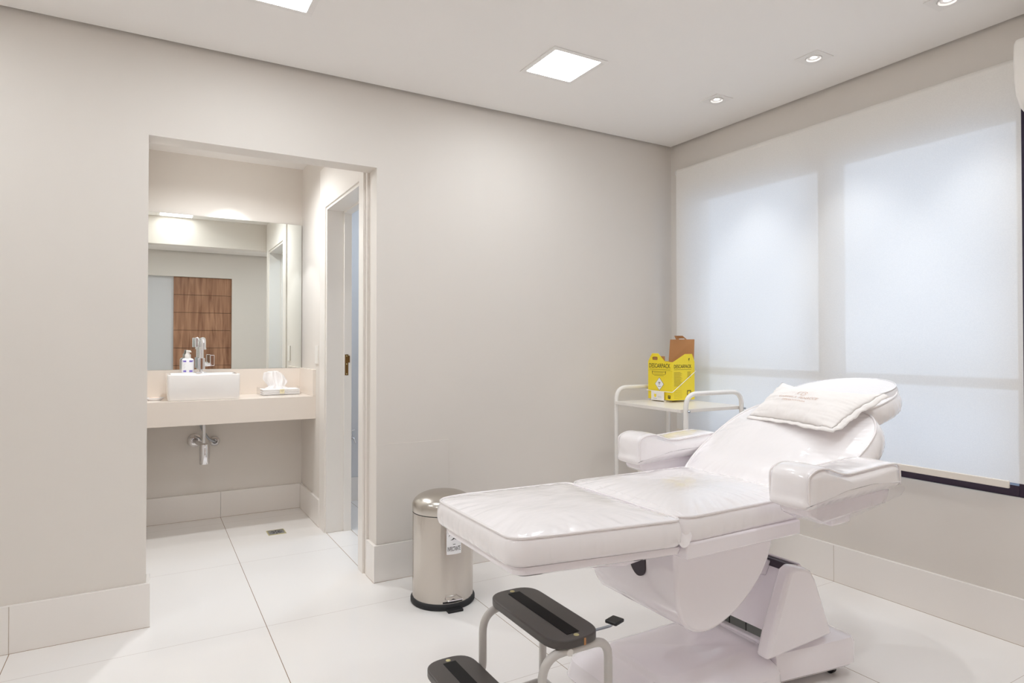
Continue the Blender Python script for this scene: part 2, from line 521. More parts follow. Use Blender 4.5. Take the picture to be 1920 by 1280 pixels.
# walls
structure(link('wall_back', boxes([(XL-.15, 0, D, YI, 0, HC+.07), (1.008, X+.2, D, YI, 0, HC+.07), (0, 1.008, D, YI, OT, HC+.07)]), M['wall']))
WY0, WY1, WZ0, WZ1 = 1.02, 2.975, .585, 2.19
structure(link('wall_right', boxes([(X, X+.2, YR-.15, WY0, 0, HC+.07), (X, X+.2, WY1, D, 0, HC+.07), (X, X+.2, WY0, WY1, 0, WZ0), (X, X+.2, WY0, WY1, WZ1, HC+.07)]), M['wall']))
structure(link('wall_left', box(XL-.15, XL, YR, D, 0, HC+.07), M['wall']))
structure(link('wall_rear', boxes([(XL-.15, -.35, YR-.15, YR, 0, HC+.07), (1.065, X, YR-.15, YR, 0, HC+.07), (-.35, 1.065, YR-.15, YR, 2.165, HC+.07)]), M['wall']))
structure(link('wall_alcove_left', box(-.15, -.03, YI, YA, 0, 2.505), M['wall']))
structure(link('wall_alcove_back', box(-.15, 2.4, YA, YA+.12, 0, 2.56), M['wall']))
DY0, DY1, DT = 3.353, 4.101, 2.083
structure(link('wall_alcove_right', boxes([(XA, XD, YI, DY0, 0, 2.505), (XA, XD, DY1, YA, 0, 2.505), (XA, XD, DY0, DY1, DT, 2.505)]), M['wall']))
structure(link('wall_washroom', box(2.3, 2.42, YI, YA, 0, 2.45), M['wall_cool']))
structure(link('wall_washroom_back', box(XD, 2.3, YA-.006, YA, 0, 2.45), M['wall_cool']))

# baseboards
BH, BT = .186, .015
structure(link('baseboard_back_left', boxes([(XL, .015, D-BT, D, 0, BH), (0, .015, D, YI, 0, BH)]), M['skirting'], bevel=.0015))
structure(link('baseboard_back_right', boxes([(1.008-BT, X-BT, D-BT, D, 0, BH), (1.008-BT, 1.008, D, YI, 0, BH)]), M['skirting'], bevel=.0015))
structure(link('baseboard_right', box(X-BT, X, YR, D, 0, BH), M['skirting'], bevel=.0015))
structure(link('baseboard_left', box(XL, XL+BT, YR, D-BT, 0, BH), M['skirting'], bevel=.0015))
structure(link('baseboard_alcove_back', boxes([(-.03, .447, YA-BT, YA, 0, .178), (.4485, XA-BT, YA-BT, YA, 0, .178)]), M['skirting'], bevel=.0012))
structure(link('baseboard_alcove_right', box(XA-BT, XA, 4.237, YA, 0, .178), M['skirting'], bevel=.0012))
structure(link('baseboard_washroom', box(XD, 2.3, YA-.006-BT, YA-.006, 0, .18), M['skirting'], bevel=.0012))
# joints between the baseboard tiles
structure(link('trim_1', boxes([(-.4605, -.459, D-BT-.0006, D-BT+.001, 0, .183), (X-BT-.0006, X-BT+.001, 1.9645, 1.966, 0, .183),
    (1.0, 1.0012, D-BT-.0006, D-BT+.001, 0, .0)] if False else [(-.4605, -.459, D-BT-.0006, D-BT+.001, 0, .183), (X-BT-.0006, X-BT+.001, 1.9645, 1.966, 0, .183)]), M['grout']))

# fine dark joints along the tiles and the washroom threshold
GJ = .0016
structure(link('trim_3', boxes([(XA-.001, XA+.0022, DY0+.016, DY1-.016, -.001, .0006), (XD-.001, XD+.0022, DY0+.016, DY1-.016, -.001, .0006)]), M['grout']))
structure(link('trim_4', boxes([(XL+BT, .0157, D-BT-.0007, D-BT, 0, GJ), (1.008-BT-.0007, X-BT, D-BT-.0007, D-BT, 0, GJ), (1.008-BT-.0007, 1.008-BT, D-BT, YI, 0, GJ),
    (X-BT-.0007, X-BT, YR, D-BT, 0, GJ), (-.03, XA-BT, YA-BT-.0007, YA-BT, 0, GJ), (XA-BT-.0007, XA-BT, 4.237, YA-BT, 0, GJ)]), M['grout']))

# door frame of the little washroom (white lacquer casing and jamb)
d1 = bpy.data.objects.new('door_1', None); COL.objects.link(d1); d1.location = (XA, DY0, 0); d1['kind'] = 'structure'
link('casing', boxes([(XA-.012, XA, DY1, 4.237, 0, 2.349), (XA-.012, XA, 3.272, DY0, 0, 2.349), (XA-.012, XA, DY0, DY1, DT, 2.349)]), M['white_lacquer'], d1, bevel=.0015)
link('jamb', boxes([(XA-.004, XD, DY1-.016, DY1, 0, DT), (XA-.004, XD, DY0, DY0+.016, 0, DT), (XA-.004, XD, DY0+.016, DY1-.016, DT-.018, DT)]), M['white_lacquer'], d1, bevel=.002)
link('door_stop', boxes([(1.10, XD, DY1-.028, DY1-.016, 0, DT-.03), (1.10, XD, DY0+.016, DY0+.028, 0, DT-.03), (1.10, XD, DY0+.016, DY1-.016, DT-.03, DT-.018)]), M['white_lacquer'], d1, bevel=.0015)
lp = link('latch_plate', box(1.106, 1.128, DY1-.031, DY1-.0285, 1.003, 1.138), M['brass'], d1, bevel=.001, label='tarnished brass strike plate')
link('latch_lip', box(1.128, 1.137, DY1-.033, DY1-.0285, 1.085, 1.13), M['brass'], lp, bevel=.001)
bm = bmesh.new()
for z in (1.012, 1.076, 1.128):
    v = lathe(bm, [(0, .0015), (.0035, .001), (.004, 0)], 0, 0, 10); bmesh.ops.rotate(bm, verts=v, cent=(0, 0, 0), matrix=Matrix.Rotation(PI/2, 3, 'X')); bmesh.ops.translate(bm, verts=v, vec=(1.117, DY1-.0312, z))
link('screw', bm, M['brass_light'], lp, smooth=True)

# rear wall door: walnut leaf and pale panel (seen in the mirror)
d2 = bpy.data.objects.new('door_2', None); COL.objects.link(d2); d2.location = (.69, YR-.05, 0); d2['kind'] = 'structure'
zs = [0.0, .155, .402, .655, .906, 1.155, 1.407, 1.660, 1.912, 2.165]
link('door_leaf', boxes([(.315, 1.065, YR-.09, YR-.05, zs[i]+.002, zs[i+1]-.002) for i in range(9)]), M['wood'], d2, bevel=.001)
link('door_backing', box(.315, 1.065, YR-.12, YR-.091, 0, 2.165), M['dark_slot'], d2)
structure(link('trim_2', box(-.35, .315, YR-.12, YR-.08, 0, 2.165), M['wall_cool']))

# window: dark frame, mullions, glass
wn = bpy.data.objects.new('window_1', None); COL.objects.link(wn); wn.location = (X+.05, 2.0, WZ0); wn['kind'] = 'structure'
fx0, fx1 = X+.012, X+.07
link('window_frame', boxes([(fx0, fx1, WY0, 1.185, WZ0, WZ1), (fx0, fx1, 2.93, WY1, WZ0, WZ1), (fx0, fx1, 1.185, 2.93, WZ0, .63), (fx0, fx1, 1.185, 2.93, 2.128, WZ1),
    (fx0, fx1, 1.948, 2.06, .63, 2.128), (fx0, fx1, 1.185, 1.948, 1.017, 1.06), (fx0, fx1, 2.06, 2.93, 1.017, 1.06)]), M['frame_dark'], wn, bevel=.002)
for y0, y1 in ((1.185, 1.948), (2.06, 2.93)):
    for z0, z1 in ((.63, 1.017), (1.06, 2.128)):
        link('pane', box(X+.038, X+.042, y0, y1, z0, z1), M['glass'], wn)
# wall access panel, outlined by a fine joint
t = link('access_panel', box(1.0085, 1.409, D-.0045, D, .187, .692), M['wall'], bevel=.0012)
t['label'] = 'low square beige access panel flush in the wall between opening and bin'; t['category'] = 'panel'

# ================================================================ lamps
def led_panel(cx, cy, z, size, label, group=None, tilt=0):
    t = top('ceiling_panel_light', (cx, cy, z), label, 'ceiling light', group)
    h = size/2; f = .024
    poly = [Vector((cx+p.x, cy+p.y)) for p in round_poly([(-h, -h), (h, -h), (h, h), (-h, h)], .008, 3)]
    bm = boxes([(cx-h, cx+h, cy-h, cy-h+f, z-.004, z), (cx-h, cx+h, cy+h-f, cy+h, z-.004, z), (cx-h, cx-h+f, cy-h+f, cy+h-f, z-.004, z), (cx+h-f, cx+h, cy-h+f, cy+h-f, z-.004, z)])
    link('frame', bm, M['lamp_white'], t, bevel=.001)
    q = h-f
    link('diffuser', prism([(cx+p.x, cy+p.y) for p in round_poly([(-q, -q), (q, -q), (q, q), (-q, q)], .012, 5)], 'z', z-.0025, z-.0005), M['panel'], t)
    return t
G = 'square ceiling panel lights of the treatment room'
led_panel(1.695, 2.449, HC, .30, 'lit square ceiling panel light nearest the centre of the treatment room ceiling', G)
led_panel(.410, 2.43, HC, .30, 'lit square ceiling panel light cut by the top edge left of centre', G)
led_panel(.410, .75, HC, .30, 'added unseen square ceiling panel light above the frame on the alcove side', G)  # unseen lamp, added for room light by continuing the panel grid
led_panel(1.695, .75, HC, .30, 'added unseen square ceiling panel light above the frame over the chair foot', G)  # second unseen lamp of that row, also added for room light
led_panel(-.875, 2.43, HC, .30, 'added unseen square ceiling panel light left of the frame near the opening wall', G)  # added out of view to brighten the left wall
led_panel(-.875, .75, HC, .30, 'added unseen square ceiling panel light left of the frame near the rear wall', G)  # added out of view too, evens out the left side
M['panel'] = emis('lamp_panel_soft', (.97, .99, 1, 1), 5)
led_panel(.215, 3.41, 2.35, .30, 'lit square panel light in the lowered washbasin alcove ceiling', None)
M['panel'] = emis('lamp_panel_cool_fill', (.70, .84, 1, 1), 40)
led_panel(1.75, 4.1, 2.45, .24, 'added unseen cool panel light in the small washroom ceiling', None)  # made-up lamp that gives the washroom its bluish light

def downlight(cx, cy, z, label, group, size=.118, watts=SPOT_W, ang=70, tilt=(0, 0), blend=.6):
    t = top('recessed_downlight', (cx, cy, z), label, 'downlight', group)
    h = size/2
    bm = bmesh.new()
    seg = 32; R = .036
    # square plate with a round hole
    outer = []; inner = []
    for k in range(seg):
        a = 2*PI*k/seg; c_, s_ = math.cos(a), math.sin(a); m_ = h/max(abs(c_), abs(s_))
        outer.append((cx+c_*m_, cy+s_*m_)); inner.append((cx+c_*R, cy+s_*R))
    lo = [[bm.verts.new((x, y, zz)) for x, y in pts] for pts, zz in ((outer, z), (outer, z-.004), (inner, z-.004), (inner, z+.004))]
    for A, B in zip(lo, lo[1:]):
        for k in range(seg): bm.faces.new((A[k], A[(k+1) % seg], B[(k+1) % seg], B[k]))
    link('plate', bm, M['lamp_white'], t)
    link('ring', lat([(.034, -.005), (.034, -.001), (.030, -.0055), (.027, .004), (.018, .009)], cx, cy, 32) if False else
         lat([(.0345, z-.003), (.0345, z-.0065), (.031, z-.0075), (.026, z-.002), (.0135, z-.0005)], cx, cy, 32), M['lamp_white'], t, smooth=True)
    link('led_lens', lat([(0, z-.0025), (.010, z-.002), (.0135, z-.0005)], cx, cy, 24), M['led'], t, smooth=True)
    ld = bpy.data.lights.new('downlight_beam', 'SPOT'); ld.energy = watts; ld.spot_size = math.radians(ang); ld.spot_blend = blend
    ld.shadow_soft_size = .02; ld.color = (.93, .97, 1)
    lo_ = bpy.data.objects.new('downlight_beam', ld); COL.objects.link(lo_); lo_.parent = t; lo_.location = (0, 0, -.02)
    lo_.rotation_euler = (tilt[0], tilt[1], 0)
    return t
G2 = 'row of small square downlights beside the window wall'
downlight(2.640, 2.370, HC, 'small square recessed downlight nearest the far room corner', G2)
downlight(2.640, 1.800, HC, 'small square recessed downlight in the middle of the window-side row', G2)
downlight(2.640, 1.240, HC, 'small square recessed downlight at the top edge above the window end', G2)
downlight(2.640, .68, HC, 'small square recessed downlight above the air conditioner, out of frame', G2)
downlight(.43, 4.12, 2.505, 'added unseen wide downlight in the middle of the alcove ceiling', None, watts=29, ang=155, blend=.8)  # added unseen lamp, brightens the alcove walls and header
downlight(.495, 4.605, 2.505, 'small square recessed downlight above the mirror in the alcove', None, watts=12, ang=71, blend=.14)

# ================================================================ roller blind and air conditioner
BX = 2.967
t = top('roller_blind', (BX, 2.0, .63), 'large cream translucent roller blind covering the whole window', 'blind')
bm = bmesh.new()
N = 40
ys = [1.135+(3.003-1.135)*k/N for k in range(N+1)]; zz = [.655+(2.318-.655)*k/30 for k in range(31)]
gr = [[bm.verts.new((BX+.0015*math.sin(y*2.1+z*1.1), y, z)) for z in zz] for y in ys]
for i in range(N):
    for j in range(30): bm.faces.new((gr[i][j], gr[i+1][j], gr[i+1][j+1], gr[i][j+1]))
o = link('fabric', bm, M['blind'], t, smooth=True, auto=0)
o = link('roll', tb([(BX+.022, 1.135, 2.318), (BX+.022, 3.003, 2.318)], .022, 24), M['blind'], t, smooth=True, label='rolled cream fabric on its tube')
link('bottom_bar', box(BX-.006, BX+.006, 1.185, 3.003, .63, .660), M['blind_bar'], t, bevel=.003)
link('bracket', prism([(BX+.022+.026*math.cos(a), 2.318+.026*math.sin(a)) for a in [2*PI*k/24 for k in range(24)]], 'y', 3.004, 3.010), M['white_tube'], t, bevel=.001)
link('bracket', prism([(BX+.022+.026*math.cos(a), 2.318+.026*math.sin(a)) for a in [2*PI*k/24 for k in range(24)]], 'y', 1.128, 1.134), M['white_tube'], t, bevel=.001)
link('chain', tb([(BX+.02, 3.012, 2.30), (BX+.01, 3.013, 1.1), (BX+.02, 3.014, 1.05), (BX+.03, 3.013, 1.1), (BX+.03, 3.012, 2.30)], .0012, 6), M['white_tube'], t, smooth=True)

t = top('air_conditioner', (2.93, .72, 2.08), 'white split air conditioner at the right edge high above the blind', 'air conditioner')
prof = [(X-.001, 2.36), (2.90, 2.365), (2.838, 2.355), (2.822, 2.335), (2.818, 2.28), (2.822, 2.20), (2.838, 2.14), (2.87, 2.10), (2.93, 2.08), (X-.001, 2.075)]
link('case', prism([tuple(p) for p in catmull([(a, b) for a, b in prof], 3)] if False else prof, 'y', .30, 1.105), M['ac'], t, bevel=.012, segs=3)
link('air_vane', box(2.86, 2.93, .36, 1.02, 2.084, 2.092, rot=Matrix.Rotation(math.radians(18), 3, 'Y'), piv=(2.9, .7, 2.088)), M['ac'], t, bevel=.002)

# ================================================================ alcove: mirror, worktop, basin and small things
t = link('mirror', box(-.03, .988, YA-.010, YA-.001, 1.031, 2.088), M['mirror'], bevel=.0012, segs=1)
t['label'] = 'frameless wall mirror above the washbasin counter'; t['category'] = 'mirror'
YC = 4.395
t = top('washbasin_counter', (.48, 4.6, .70), 'cream stone washbasin counter with deep apron spanning the alcove', 'counter')
link('countertop', box(-.03, XA, YC+.02, YA-.02, .830, .851), M['counter'], t, bevel=.0012)
link('apron', box(-.03, XA, YC, YC+.02, .698, .851), M['counter'], t, bevel=.0012)
link('backsplash', box(-.03, XA-.02, YA-.02, YA-.0005, .851, 1.030), M['counter'], t, bevel=.0012)
link('side_splash', box(XA-.02, XA, YC, YA-.0005, .852, 1.032), M['counter'], t, bevel=.0012)

# basin with a hollow bowl
t = top('vessel_basin', (.314, 4.59, .853), 'white rectangular vessel basin standing on the stone counter', 'sink')
bx0, bx1, by0, by1, bz0, bz1 = .105, .523, 4.425, 4.765, .8525, 1.014
bm = bmesh.new()
def ringr(ins, z, r, n=6):
    return [bm.verts.new((p.x, p.y, z)) for p in round_poly([(bx0+ins, by0+ins), (bx1-ins, by0+ins), (bx1-ins, by1-ins), (bx0+ins, by1-ins)], r, n)]
def bowl_ring(z, x0, x1, y0, y1, r, n=6):
    return [bm.verts.new((p.x, p.y, z)) for p in round_poly([(x0, y0), (x1, y0), (x1, y1), (x0, y1)], r, n)]
R_ = [ringr(.006, bz0, .016), ringr(.002, bz0+.02, .018), ringr(0, bz1-.006, .020), ringr(.002, bz1-.0015, .02), ringr(.005, bz1, .02),
      bowl_ring(bz1-.001, bx0+.022, bx1-.022, by0+.022, by1-.105, .03), bowl_ring(bz1-.006, bx0+.026, bx1-.026, by0+.026, by1-.110, .03),
      bowl_ring(bz1-.09, bx0+.045, bx1-.045, by0+.045, by1-.125, .05), bowl_ring(bz1-.115, bx0+.09, bx1-.09, by0+.08, by1-.16, .05)]
for A, B in zip(R_, R_[1:]):
    for i in range(len(A)): bm.faces.new((A[i], A[(i+1) % len(A)], B[(i+1) % len(A)], B[i]))
bm.faces.new(R_[0]); bm.faces.new(R_[-1])
link('bowl', bm, M['ceramic'], t, smooth=True, auto=50)
link('drain', lat([(0, bz1-.112), (.018, bz1-.111), (.021, bz1-.114)], .314, 4.55, 20), M['chrome'], t, smooth=True)

# faucet on the rear rim
fx, fy, fz = .312, 4.69, bz1
t = top('basin_faucet', (fx, fy, fz), 'chrome tall basin faucet with side lever on the basin rim', 'faucet')
link('base_plate', prism([(fx+p.x, fy+p.y) for p in round_poly([(-.032, -.024), (.032, -.024), (.032, .024), (-.032, .024)], .006, 3)], 'z', fz, fz+.006), M['chrome'], t, bevel=.001)
link('body', prism([(fx+p.x, fy+p.y) for p in round_poly([(-.022, -.019), (.022, -.019), (.022, .019), (-.022, .019)], .005, 3)], 'z', fz+.022, fz+.098), M['chrome'], t, bevel=.002)
link('neck', tb([(fx+.002, fy, fz+.005), (fx+.002, fy, fz+.024)], .013, 20), M['chrome'], t, smooth=True)
bm = bmesh.new()
tube(bm, round_path([(fx, fy+.004, fz+.09), (fx, fy+.004, fz+.222), (fx+.004, fy-.125, fz+.222), (fx+.004, fy-.125, fz+.165)], [.04, .035], 8), .0145, 18)
link('spout', bm, M['chrome'], t, smooth=True, auto=50)
link('outlet', tb([(fx+.004, fy-.125, fz+.166), (fx+.004, fy-.125, fz+.155)], .0165, 18), M['chrome'], t, smooth=True, auto=50)
link('head_block', prism([(fx-.038+p.x, fy-.02+p.y) for p in round_poly([(0, -.012), (.018, -.012), (.018, .02), (0, .02)], .004, 3)], 'z', fz+.17, fz+.235), M['chrome'], t, bevel=.002)
link('lever_arm', tb([(fx+.02, fy-.004, fz+.052), (fx+.062, fy-.012, fz+.055)], .011, 16), M['chrome'], t, smooth=True)
link('lever', box(fx+.052, fx+.078, fy-.022, fy-.008, fz+.045, fz+.118), M['chrome'], t, bevel=.003)

# soap dispenser bottle
sx_, sy_, sz_ = .232, 4.70, bz1
t = top('pump_bottle', (sx_, sy_, sz_), 'white pump bottle with purple label blocks on the basin rim', 'bottle')
prof = round_poly([(-.037, -.022), (.037, -.022), (.037, .022), (-.037, .022)], .016, 5)
bm = bmesh.new(); rg = []
for s_, z in ((.94, 0), (1, .004), (1, .078), (.97, .086), (.80, .094), (.45, .098)):
    rg.append([bm.verts.new((sx_+p.x*s_, sy_+p.y*s_, sz_+z)) for p in prof])
for A, B in zip(rg, rg[1:]):
    for i in range(len(A)): bm.faces.new((A[i], A[(i+1) % len(A)], B[(i+1) % len(A)], B[i]))
bm.faces.new(rg[0]); bm.faces.new(rg[-1])
bt = link('bottle_body', bm, M['label_white'], t, smooth=True)
bm = bmesh.new()
fnb = lambda u, v: Vector((sx_+u, sy_-.0226+max(0, (abs(u)-.021))**2*34, sz_+v))
for (a, b) in ((-.034, -.010), (.008, .034)):
    for z0_, z1_ in ((.006, .018), (.072, .083)):
        bm = bmesh.new(); rect_uv(bm, fnb, a, b, z0_, z1_, 4); link('label_band', bm, M['purple'], bt)
bm = bmesh.new()
for k in range(6): rect_uv(bm, fnb, -.033, -.020+.003*(k % 3), .028+k*.0065, .0295+k*.0065, 2)
link('label_print', bm, mat('grey_print', srgb(196, 194, 196), .5), bt)
link('collar', lat([(0, sz_+.096), (.017, sz_+.096), (.0185, sz_+.100), (.0185, sz_+.120), (.0165, sz_+.124), (.012, sz_+.125), (.0115, sz_+.134), (0, sz_+.135)], sx_, sy_, 24), M['white_tube'], t, smooth=True)
bm = bmesh.new(); tube(bm, [(sx_, sy_, sz_+.13), (sx_, sy_, sz_+.146)], .0105, 18); tube(bm, [(sx_-.004, sy_, sz_+.143), (sx_+.012, sy_-.02, sz_+.143), (sx_+.017, sy_-.03, sz_+.139)], [.008, .006, .004], 12)
link('pump_head', bm, M['white_tube'], t, smooth=True)

# soap dish
t = top('soap_dish', (.04, 4.55, .851), 'small pale soap dish on the counter left of the basin', 'soap dish')
v_ = [(0, .8515), (.03, .8515), (.042, .862), (.046, .868), (.043, .868), (.03, .858), (0, .857)]
bm = lat(v_, .04, 4.55, 28); bmesh.ops.scale(bm, vec=(1.15, .8, 1), verts=bm.verts, space=Matrix.Translation((-.04, -4.55, 0)))
link('dish', bm, M['label_white'], t, smooth=True)
bm = lat([(0, .8575), (.022, .858), (.027, .863), (.024, .870), (0, .873)], .04, 4.55, 24); bmesh.ops.scale(bm, vec=(1.2, .7, 1), verts=bm.verts, space=Matrix.Translation((-.04, -4.55, 0)))
link('soap', bm, M['soap'], t, smooth=True)

# tissue holder
t = top('tissue_holder', (.80, 4.68, .851), 'clear acrylic tissue holder with a raised tissue and cream tag', 'tissue box')
ax0, ax1, ay0, ay1 = .668, .945, 4.60, 4.76
link('acrylic_tray', boxes([(ax0, ax1, ay0, ay1, .8513, .8535), (ax0, ax0+.0025, ay0, ay1, .8535, .903), (ax1-.0025, ax1, ay0, ay1, .8535, .903), (ax0+.0025, ax1-.0025, ay0, ay0+.0025, .8535, .903), (ax0+.0025, ax1-.0025, ay1-.0025, ay1, .8535, .903)]), M['acrylic'], t)
bm = bmesh.new()
for k in range(5):
    z0 = .8537+k*.0078
    vs = bx(bm, ax0+.02+.002*(k % 2), ax1-.012, ay0+.008, ay1-.008, z0, z0+.0068)
link('tissue_stack', bm, M['paper'], t, bevel=.0025)
bm = bmesh.new(); NU, NV = 36, 16; gr = []
for i in range(NU+1):
    u = i/NU; row = []
    for j in range(NV+1):
        v = j/NV
        ang = (u-.5)*2
        # narrow waist where it leaves the stack, a rounded puff above
        wid = .030+.046*min(1, v/.55)**.8
        lean = -.012*v
        hgt = .128*v*math.sqrt(max(.12, 1-.62*max(0, ang*.9+.05)**2-.40*max(0, -ang-.35)**2))
        x = .792+lean+ang*wid*(1-.18*max(0, v-.7)/.3)-(.012*v if ang < -.5 else 0)
        y = 4.675+(.020*math.sin(u*13+v*2)+.010*math.sin(u*29+1))*(.4+.6*v)*(1-.35*v)
        z = .888+hgt+.004*noise.noise(Vector((u*6, v*3, 2)))
        if v < .2: k_ = (.2-v)/.2; x = .795+(x-.795)*(1+1.7*k_); z = .889+(z-.889)*(1-.3*k_)
        row.append(bm.verts.new((x, y, z)))
    gr.append(row)
for i in range(NU):
    for j in range(NV): bm.faces.new((gr[i][j], gr[i+1][j], gr[i+1][j+1], gr[i][j+1]))
o = link('raised_tissue', bm, M['paper'], t, smooth=True, auto=0)
sm = o.modifiers.new('thick', 'SOLIDIFY'); sm.thickness = .0008
o = link('tag', box(.797, .828, ay0-.0022, ay0-.0004, .862, .893), M['cream_tag'], t, bevel=.0006)
link('tag_print', boxes([(.802, .823, ay0-.0026, ay0-.0021, .881, .8825), (.806, .819, ay0-.0026, ay0-.0021, .874, .875)]), M['brass'], o)

# bottle trap and hose
ty_ = 4.60
t = top('bottle_trap', (.33, 4.7, .42), 'chrome bottle trap hanging under the counter', 'drain trap')
tx = .328
link('tail_pipe', tb([(tx-.004, ty_, .83), (tx-.004, ty_, .545)], .0115, 18), M['chrome'], t, smooth=True)
link('trap_body', lat([(0, .418), (.029, .418), (.032, .422), (.032, .530), (.030, .533), (.030, .548), (.024, .552), (.014, .556), (0, .557)], tx, ty_, 32), M['chrome'], t, smooth=True)
link('outlet_pipe', tb([(tx-.005, ty_+.02, .535), (tx-.045, YA-.05, .545), (tx-.045, YA-.002, .545)], .014, 16), M['chrome'], t, smooth=True)
def flange(par, cx, cz, r):
    bm = bmesh.new(); v = lathe(bm, [(r*.42, .014), (r*.5, .016), (r*.8, .012), (r, .003), (r, 0), (0, 0)], 0, 0, 32)
    bmesh.ops.rotate(bm, verts=v, cent=(0, 0, 0), matrix=Matrix.Rotation(PI/2, 3, 'X')); bmesh.ops.translate(bm, verts=v, vec=(cx, YA-.0005, cz))
    return link('wall_flange', bm, M['chrome'], par, smooth=True)
flange(t, tx-.045, .545, .046)
t = top('supply_hose', (.38, 4.7, .5), 'grey flexible water hose beside the bottle trap', 'hose')
link('hose', tb(catmull([(.30, 4.66, .828), (.300, 4.70, .72), (.325, 4.76, .63), (.365, 4.80, .56), (.405, YA-.03, .531), (.408, YA-.004, .531)], 8), .0085, 14), M['galv'], t, smooth=True)
flange(t, .408, .531, .035)

# switch plate on the alcove side wall, floor drain, washroom tap
t = link('outlet_plate', box(XA-.008, XA-.0002, 4.318, 4.395, 1.072, 1.194), M['ac'], bevel=.002)
t['label'] = 'narrow white outlet plate on the alcove wall beside the mirror'; t['category'] = 'outlet'
t = top('floor_drain', (.72, 4.265, 0), 'small square metal floor drain in the alcove floor', 'drain')
link('drain_frame', boxes([(.667, .673, 4.212, 4.318, .0, .003), (.768, .774, 4.212, 4.318, 0, .003), (.673, .768, 4.212, 4.218, 0, .003), (.673, .768, 4.312, 4.318, 0, .003)]), M['brass_light'], t)
o = link('grate', prism([(p.x, p.y) for p in round_poly([(.674, 4.219), (.767, 4.219), (.767, 4.311), (.674, 4.311)], .004, 2)], 'z', .0002, .0018), M['galv'], t)
bm = bmesh.new()
for k in range(8):
    a = 2*PI*k/8; c_, s_ = math.cos(a), math.sin(a)
    bx(bm, .7205-.012, .7205+.012, 4.265-.003, 4.265+.003, .0018, .0023)
    vs = bm.verts[-8:] if False else list(bm.verts)[-8:]
    bmesh.ops.translate(bm, verts=vs, vec=(.024, 0, 0)); bmesh.ops.rotate(bm, verts=vs, cent=(.7205, 4.265, 0), matrix=Matrix.Rotation(a, 3, 'Z'))
link('slot', bm, M['rubber'], o)

t = top('wall_tap', (1.368, 4.80, .47), 'small chrome cross-handle tap on the washroom wall seen past the door', 'tap')
ty = YA-.006
link('tap_body', tb([(1.345, ty-.001, .50), (1.35, ty-.05, .50), (1.362, ty-.08, .485), (1.372, ty-.092, .455)], [.011, .012, .010, .008], 14), M['chrome'], t, smooth=True)
link('spindle', tb([(1.352, ty-.05, .50), (1.352, ty-.05, .545)], .008, 12), M['chrome'], t, smooth=True)
bm = boxes([(1.326, 1.378, ty-.054, ty-.046, .545, .552), (1.348, 1.356, ty-.076, ty-.024, .545, .552)])
link('cross_handle', bm, M['chrome'], t, bevel=.002)
bm = bmesh.new(); v = lathe(bm, [(0, .006), (.018, .005), (.022, 0), (0, 0)], 0, 0, 24); bmesh.ops.rotate(bm, verts=v, cent=(0, 0, 0), matrix=Matrix.Rotation(PI/2, 3, 'X')); bmesh.ops.translate(bm, verts=v, vec=(1.345, ty-.0003, .50))
link('wall_flange', bm, M['chrome'], t, smooth=True)

# ================================================================ pedal bin
BXc, BYc = 1.218, 2.763
t = top('pedal_bin', (BXc, BYc, 0), 'brushed steel pedal bin with domed lid against the wall', 'bin')
link('base_ring', lat([(0, .0), (.148, .0), (.151, .004), (.151, .018), (.147, .026), (.143, .028), (0, .028)], BXc, BYc, 64), M['rubber'], t, smooth=True)
body = link('bin_body', lat([(.1425, .028), (.1425, .418)], BXc, BYc, 96), M['steel'], t, smooth=True)
link('rim_band', lat([(.1415, .415), (.1415, .423)], BXc, BYc, 64), M['rubber'], t, smooth=True)
pr_ = [(.1425, .422), (.1432, .424), (.1432, .450)]
for k in range(1, 15):
    a = PI/2*k/14; pr_.append((.1432*math.cos(a)**.85 if k < 14 else 0, .450+.062*math.sin(a)))
link('domed_lid', lat(pr_, BXc, BYc, 96), M['steel_lid'], t, smooth=True, auto=60)
# direction of the pedal
pa = math.atan2(-.997, -.075)
def binpt(ang, r, z): return Vector((BXc+math.cos(ang)*r, BYc+math.sin(ang)*r, z))
pd = Vector((math.cos(pa), math.sin(pa), 0)); ps = Vector((-pd.y, pd.x, 0)); bc = Vector((BXc, BYc, 0))
bm = bmesh.new()
pts = [bc+pd*.140-ps*.036+Vector((0, 0, .0115)), bc+pd*.178-ps*.036+Vector((0, 0, .0115)), bc+pd*.178+ps*.036+Vector((0, 0, .0115)), bc+pd*.140+ps*.036+Vector((0, 0, .0115))]
A = [bm.verts.new(p) for p in pts]; B = [bm.verts.new(p+Vector((0, 0, -.0115))) for p in pts]
bm.faces.new(A); bm.faces.new(B[::-1])
for i in range(4): bm.faces.new((A[i], A[(i+1) % 4], B[(i+1) % 4], B[i]))
link('pedal', bm, M['rubber'], t, bevel=.002)
link('pedal_rod', tb([bc+pd*.139-ps*.037+Vector((0, 0, .050)), bc+pd*.168-ps*.035+Vector((0, 0, .052)), bc+pd*.168+ps*.035+Vector((0, 0, .052)), bc+pd*.139+ps*.037+Vector((0, 0, .050))], .003, 8), M['chrome'], t, smooth=True)
# opening above the pedal: its dark inside painted as a black strip
bm = bmesh.new(); 
bot = []; topv = []
for k in range(17):
    u = (k/16-.5)*2; ang = pa+u*.34
    hh = .038+.05*(1-abs(u))**2.2*.25
    bot.append(bm.verts.new(binpt(ang, .1429, .030))); topv.append(bm.verts.new(binpt(ang, .1429, hh)))
for k in range(16): bm.faces.new((bot[k], bot[k+1], topv[k+1], topv[k]))
link('pedal_slot', bm, M['black_plastic'], body)
